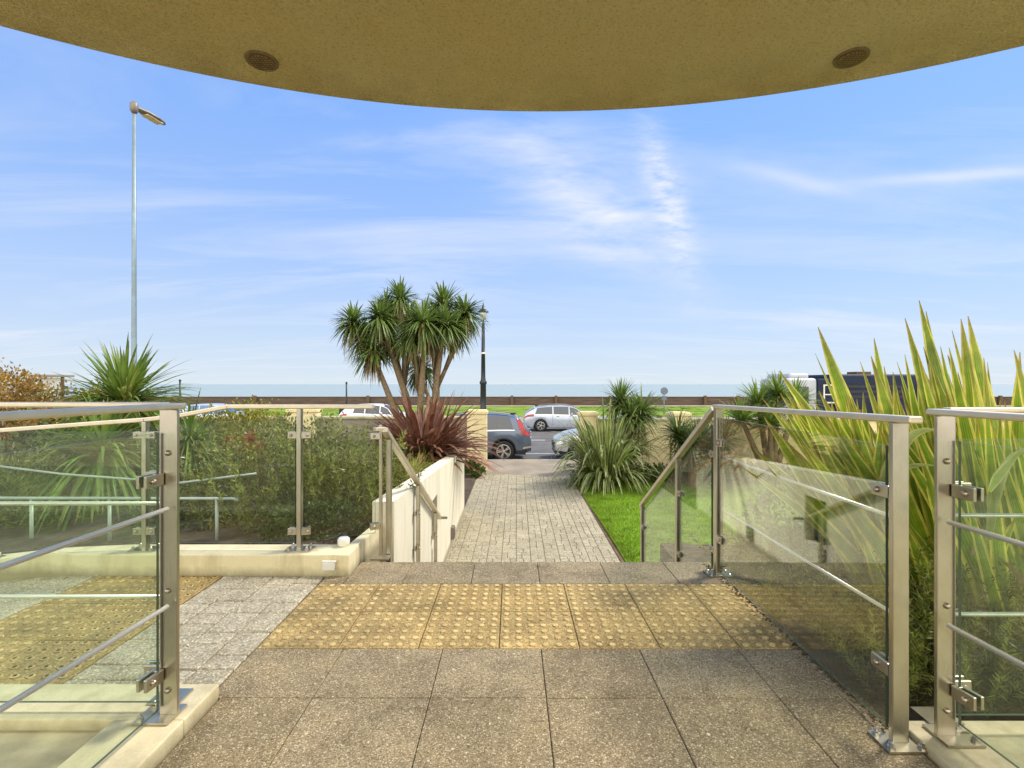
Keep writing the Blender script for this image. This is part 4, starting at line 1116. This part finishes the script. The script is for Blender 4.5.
def interp(pts, x):
    """smooth interpolation through (x, y) points"""
    if x <= pts[0][0]: return pts[0][1]
    if x >= pts[-1][0]: return pts[-1][1]
    for i in range(len(pts) - 1):
        if pts[i][0] <= x <= pts[i + 1][0]:
            x0, y0 = pts[i]; x1, y1 = pts[i + 1]; h = x1 - x0
            m0 = (y1 - pts[i - 1][1]) / (x1 - pts[i - 1][0]) if i > 0 else (y1 - y0) / h
            m1 = (pts[i + 2][1] - y0) / (pts[i + 2][0] - x0) if i + 2 < len(pts) else (y1 - y0) / h
            t_ = (x - x0) / h
            return (2 * t_**3 - 3 * t_**2 + 1) * y0 + (t_**3 - 2 * t_**2 + t_) * h * m0 + (-2 * t_**3 + 3 * t_**2) * y1 + (t_**3 - t_**2) * h * m1
def make_car(name, label, cat, loc, heading, L, W, top, belt, wb, wr, body, glass='carglass', group=None, win=None, ws=None, rw=None, tail='estate', rails=False, clad=None, spokes=5):
    """car lofted along x (front = +x): top / belt = side profile heights by position along the car (0 rear .. 1 front)"""
    g = thing(name, loc, label, cat, group); ang = heading
    ca, sa = math.cos(ang), math.sin(ang); ox, oy, oz = loc
    T = lambda p: V((ox + p[0] * ca - p[1] * sa, oy + p[0] * sa + p[1] * ca, oz + p[2]))
    xf, xr = L * (wb[1] - .5), L * (wb[0] - .5)
    def ring(x):
        u = x / L + .5; e = abs(2 * u - 1)
        w = W / 2 * (1 - .16 * e ** 7 - .05 * e ** 2)
        zt = interp(top, u); zb_ = min(interp(belt, u), zt - .02)
        zl = .24 + .12 * max(0, e - .85) / .15
        arch = zl
        for xw in (xf, xr):
            d = abs(x - xw); ra = wr + .06
            if d < ra: arch = max(arch, wr + math.sqrt(ra * ra - d * d) - .015)
        hcab = max(0, zt - zb_); wt = w * (.955 - .25 * min(1, hcab / .62) * min(1, hcab / .35))
        s_ = lambda f: arch + (zb_ - .04 - arch) * f
        r = [(0, arch), (w * .75, arch), (w * .965, arch + .005), (w * .995, s_(.25)), (w, s_(.6)), (w * .985, s_(.9)), (w * .955, zb_)]
        for f in (.33, .66): r.append((w * .955 + (wt - w * .955) * f, zb_ + (zt - .05 * min(1, hcab * 3) - zb_) * f))
        r += [(wt, zt - .05 * min(1, hcab * 3)), (wt * .90, zt - .012), (wt * .55, zt), (0, zt + .008)]
        return r
    NJ = 12
    def S(x, j, off=0., side=1):
        r = ring(x); j = max(0, min(NJ - 1e-6, j)); i = int(j); f = j - i
        y = r[i][0] + (r[i + 1][0] - r[i][0]) * f; z = r[i][1] + (r[i + 1][1] - r[i][1]) * f
        if off:
            ty, tz = r[i + 1][0] - r[i][0], r[i + 1][1] - r[i][1]; ln = math.hypot(ty, tz) or 1
            y += tz / ln * off; z += -ty / ln * off
        return (x, y * side, z)
    b = MB(); N = 64; rows = []
    for i in range(N + 1):
        x = -L / 2 + L * i / N; k = len(b.v)
        r = ring(x); full = [(y, z) for y, z in r] + [(-y, z) for y, z in r[-2:0:-1]]
        b.v += [T((x, y, z)) for y, z in full]; rows.append((k, len(full)))
    for i in range(N):
        k0, n_ = rows[i]; k1, _ = rows[i + 1]
        for q in range(n_): b.face((k0 + q, k1 + q, k1 + (q + 1) % n_, k0 + (q + 1) % n_))
    b.face([rows[0][0] + q for q in range(rows[0][1])]); b.face([rows[-1][0] + q for q in range(rows[-1][1])][::-1])
    b.build('body', M[body], g, True)
    def patch(nm, u0, u1, j0, j1, mat, off=.006, sides=(1, -1), nu=10, nj=4, slant=(0, 0), par=None):
        for s_ in sides:
            b = MB()
            def fn(a, c):
                u = u0 + (u1 - u0) * a + slant[0] * c * (1 - a) + slant[1] * c * a
                return T(S((u - .5) * L, j0 + (j1 - j0) * c, off, s_))
            b.grid(fn, nu, nj); b.build(nm, M[mat], par or g, True)
    for (a, e, sl) in win: patch('window', a, e, 6.15, 8.85, glass, slant=sl)
    patch('window_trim', win[0][0] - .006, win[-1][1] + .012, 5.98, 6.16, 'chrome', .008, nj=1)
    for nm, q in (('windscreen', ws), ('rear_window', rw)):
        if q:
            b = MB()
            for s_ in (1, -1): b.grid(lambda a, c: T(S((q[0] + (q[1] - q[0]) * a - .5) * L, 9.35 + (12 - 9.35) * c, .007, s_)), 8, 5)
            b.build(nm, M[glass], g, True)
    # doors as shut lines
    b = MB()
    for u in (.34, .55, .72):
        for s_ in (1, -1): b.grid(lambda a, c: T(S((u - .0012 + .0024 * a - .5) * L, 2.8 + 3.1 * c, .004, s_)), 1, 6)
    b.build('shut_lines', M['trim'], g)
    b = MB()
    for u in (.37, .58):
        for s_ in (1, -1): 
            c = T(S((u + .02 - .5) * L, 5.2, .02, s_)); d = T(S((u + .05 - .5) * L, 5.2, .02, s_)); b.bar(c, d, .02, .025)
    b.build('door_handles', M['chrome' if body != 'p_bluegrey' else 'trim'], g)
    # lights
    if tail == 'suv':
        patch('tail_light', .012, .075, 5.0, 6.4, 'tail', .012); patch('tail_light', .028, .088, 6.4, 9.0, 'tail', .012, nu=4, slant=(.035, .02))
        patch('tail_reflector', .0, .06, 2.9, 3.2, 'chrome', .008)
    else: patch('tail_light', .004, .12, 5.0, 6.2, 'tail', .012)
    patch('headlight', .90, .985, 4.6, 5.9, 'headl', .010)
    patch('sill_trim', .03, .97, 2.1, 2.75, clad or body, .004, nu=60, nj=2)
    # number plate and bumper
    xb = -L / 2 - .012
    b = MB(); b.obox(T((xb, 0, interp(belt, 0) - .22)), V((ca, sa, 0)) * .006, V((-sa, ca, 0)) * .26, V((0, 0, .06))); b.build('number_plate', M['plate'], g)
    b = MB(); b.obox(T((L / 2 - .03, 0, .52)), V((ca, sa, 0)) * .045, V((-sa, ca, 0)) * W * .30, V((0, 0, .11))); b.build('grille', M['trim'], g, bevel=.02)
    b = MB(); b.obox(T((L / 2 - .06, 0, .30)), V((ca, sa, 0)) * .05, V((-sa, ca, 0)) * W * .36, V((0, 0, .06))); b.build('lower_grille', M['trim'], g, bevel=.02)
    # mirrors
    for s_ in (1, -1):
        p = S((ws[0] - .02 - .5) * L, 6.3, .09, s_); b = MB(); b.obox(T(p), V((ca, sa, 0)) * .06, V((-sa, ca, 0)) * .10, V((0, 0, .07))); b.build('mirror', M[body], g, bevel=.03)
    if rails:
        for s_ in (1, -1):
            b = MB(); b.tube([T(S((u - .5) * L, 10.0, .05, s_)) for u in (.16, .3, .45, .6)], .018, 6); b.build('roof_rail', M['lampgrey'], g, True)
    b = MB(); p = T(S((rw[1] + .04 - .5) * L, 12)); b.obox(p + V((0, 0, .03)), V((ca, sa, 0)) * .1, V((-sa, ca, 0)) * .02, V((0, 0, .035))); b.build('roof_fin', M['trim'], g, bevel=.01)
    # dark inside of the wheel arches and floor
    b = MB(); b.obox(T((0, 0, .34)), V((ca, sa, 0)) * L * .46, V((-sa, ca, 0)) * W * .36, V((0, 0, .12)))
    for xw in (xf, xr): b.obox(T((xw, 0, wr + .05)), V((ca, sa, 0)) * (wr + .03), V((-sa, ca, 0)) * W * .34, V((0, 0, wr)))
    b.build('underbody', M['trim'], g)
    # wheels
    for xw in (xf, xr):
        for s_ in (1, -1):
            c = T((xw, s_ * (W / 2 - .12), wr)); ax = V((-sa, ca, 0)) * s_
            wh = MB(); wh.lathe(c - ax * .10, [(wr * .62, 0), (wr * .93, .0), (wr, .03), (wr, .17), (wr * .94, .20), (wr * .70, .205), (wr * .68, .19)], 28, ax); w_ = wh.build('wheel', M['tyre'], g, True)
            rm = MB(); rm.lathe(c + ax * .07, [(wr * .69, 0), (wr * .69, .035), (wr * .62, .038), (wr * .60, .0)], 28, ax)
            up = V((0, 0, 1)); fw = V((ca, sa, 0))
            for q in range(spokes * 2):
                th = 2 * math.pi * (q // 2) / spokes + (.14 if q % 2 else -.14); d = fw * math.cos(th) + up * math.sin(th); e = fw * -math.sin(th) + up * math.cos(th)
                rm.obox(c + ax * .095 + d * wr * .34, d * wr * .31, e * .017, ax * .012)
            rm.lathe(c + ax * .08, [(wr * .14, 0), (wr * .14, .03), (wr * .06, .036)], 12, ax); rm.build('rim', M['alloy'], w_)
            dk = MB(); dk.lathe(c + ax * .055, [(wr * .66, 0), (wr * .66, .006)], 24, ax); dk.build('brake_disc', M['trim'], w_)
    return g
EST_TOP = [(0, .86), (.015, .98), (.05, 1.12), (.14, 1.36), (.24, 1.44), (.40, 1.48), (.54, 1.46), (.62, 1.36), (.74, 1.02), (.84, .93), (.95, .80), (.99, .70), (1, .60)]
EST_BELT = [(0, .80), (.05, .93), (.2, .95), (.5, .92), (.74, .88), (.9, .78), (1, .60)]
SUV_TOP = [(0, .95), (.012, 1.04), (.05, 1.26), (.10, 1.52), (.16, 1.60), (.30, 1.655), (.46, 1.66), (.56, 1.60), (.63, 1.46), (.73, 1.12), (.84, 1.05), (.95, .94), (.99, .82), (1, .7)]
SUV_BELT = [(0, .92), (.05, 1.04), (.2, 1.08), (.5, 1.03), (.73, 1.0), (.9, .92), (1, .7)]
HAT_TOP = [(0, .84), (.015, .98), (.04, 1.12), (.11, 1.40), (.20, 1.50), (.38, 1.55), (.52, 1.53), (.61, 1.42), (.76, 1.06), (.86, .97), (.95, .83), (.99, .72), (1, .6)]
HAT_BELT = [(0, .82), (.05, .95), (.2, 1.0), (.5, .95), (.76, .92), (.9, .82), (1, .6)]
W5 = [(.13, .34, (.03, 0)), (.355, .535, (0, 0)), (.55, .70, (0, -.055))]
W4 = [(.20, .345, (.02, 0)), (.36, .54, (0, 0)), (.555, .71, (0, -.06))]
# grey-blue SUV, heading left along the near kerb; rear end visible
make_car('parked_car', 'slate blue-grey estate-bodied SUV beside the gate pillar, its red tail light showing', 'car', (at(533, 0, 18.2).x - 2.44, 18.25, RZ), math.pi, 4.69, 1.90, SUV_TOP, SUV_BELT, (.205, .815), .36, 'p_bluegrey',
         win=W5, ws=(.59, .715), rw=(.025, .095), tail='suv', rails=True, clad='trim', spokes=5)
make_car('parked_car', 'silver-blue estate car across the road behind the flax, rear towards the lamp post', 'car', (at(524, 0, 29.6).x + 2.35, 29.3, RZ), 0, 4.75, 1.83, EST_TOP, EST_BELT, (.20, .80), .33, 'p_silver',
         win=W5, ws=(.59, .73), rw=(.02, .12), rails=True)
make_car('parked_car', 'silver car with dark grille half hidden by the drooping green flax', 'car', (at(553, 0, 18.3).x + 2.25, 18.25, RZ), math.pi, 4.5, 1.83, HAT_TOP, HAT_BELT, (.20, .81), .34, 'p_silv2',
         win=W4, ws=(.59, .745), rw=(.02, .10), clad='trim')
make_car('parked_car', 'white hatchback across the road left of the palm trunk', 'car', (at(344, 0, 29.6).x + 2.2, 29.3, RZ), 0, 4.4, 1.80, HAT_TOP, HAT_BELT, (.19, .80), .33, 'p_white',
         win=W4, ws=(.59, .745), rw=(.02, .10))
make_car('parked_car', 'pale blue car with blue windows across the road behind the grey-green flax', 'car', (at(184, 0, 29.6).x + 2.2, 29.3, RZ), 0, 4.5, 1.80, HAT_TOP, HAT_BELT, (.19, .80), .33, 'p_blue', 'carglassblue',
         win=W4, ws=(.59, .745), rw=(.02, .10))
make_car('parked_car', 'white car partly hidden by the striped flax at the far right edge', 'car', (at(992, 0, 18.3).x + 2.2, 18.25, RZ), math.pi, 4.5, 1.84, SUV_TOP, SUV_BELT, (.205, .81), .35, 'p_white',
         win=W4, ws=(.59, .715), rw=(.025, .10))
# dark lorry with white cab
xl = at(770, 0, 20).x; Yl = 19.4
g = thing('parked_truck', (xl + 3, Yl, RZ), 'dark navy box truck with a white cab behind the striped flax', 'truck')
b = MB(); b.obox((xl + .95, Yl + 1.1, RZ + 1.78), (.60, 0, 0), (0, 1.08, 0), (0, 0, 1.15)); b.obox((xl + .95, Yl + 1.1, RZ + 3.0), (.4, 0, 0), (0, .9, 0), (0, 0, .13)); b.build('cab', M['p_cab'], g, bevel=.12, seg=3)
b = MB(); b.box(xl + .5, xl + 1.2, Yl + .008, Yl + .03, RZ + 1.9, RZ + 2.6); b.build('window', M['carglass'], g, bevel=.008)
b = MB(); b.box(xl + .33, xl + .36, Yl + .2, Yl + 2.0, RZ + 1.8, RZ + 2.65); b.build('windscreen', M['carglass'], g, bevel=.008)
b = MB(); b.box(xl + .4, xl + 5.2, Yl + .3, Yl + 1.9, RZ + .5, RZ + .75); b.build('chassis', M['trim'], g)
b = MB(); b.box(xl + 1.58, xl + 2.2, Yl + .05, Yl + 2.15, RZ + .76, RZ + 2.9); b.build('locker', M['p_navy'], g, bevel=.04)
b = MB(); b.box(xl + 2.23, xl + 5.6, Yl, Yl + 2.2, RZ + .76, RZ + 3.08); b.build('body', M['p_navy'], g, bevel=.10, seg=3)
b = MB()
for k in range(3): b.box(xl + 2.6, xl + 5.0, Yl - .02, Yl - .001, RZ + 2.15 + k * .2, RZ + 2.25 + k * .2)
b.build('side_slats', M['trim'], g)
b = MB(); b.box(xl + 2.3, xl + 3.2, Yl - .03, Yl - .002, RZ + 1.0, RZ + 1.7); b.build('orange_panel', simple('orange_brown_panel', (.30, .10, .02), .6, 0, .5, 4), g)
for k in range(1):
    b = MB(); x0, z0 = at(824, 0, Yl).x, RZ + 1.95
    for q in ((0, .62, 0, .05), (0, .62, .68, .73), (0, .05, .05, .68), (.57, .62, .05, .68), (.05, .57, .32, .36)): b.box(x0 + q[0], x0 + q[1], Yl + .022, Yl + .049, z0 + q[2], z0 + q[3])
    b.build('sign_frame', M['white'], g)
b = MB(); b.box(xl + 3.6, xl + 4.2, Yl + .8, Yl + 1.4, RZ + 3.081, RZ + 3.2); b.build('roof_vent', M['twig'], g, bevel=.02)
for x in (xl + 1.0, xl + 4.3):
    for y in (Yl + .16, Yl + 2.04):
        b = MB(); b.lathe((x, y - .14, RZ + .47), [(.25, 0), (.44, 0), (.47, .04), (.47, .22), (.44, .27), (.25, .27)], 24, (0, 1, 0)); w_ = b.build('wheel', M['tyre'], g, True)
        b = MB(); b.lathe((x, y - .16, RZ + .47), [(.24, 0), (.26, .02), (.26, .28), (.24, .30)], 18, (0, 1, 0)); b.build('rim', M['alloy'], w_)
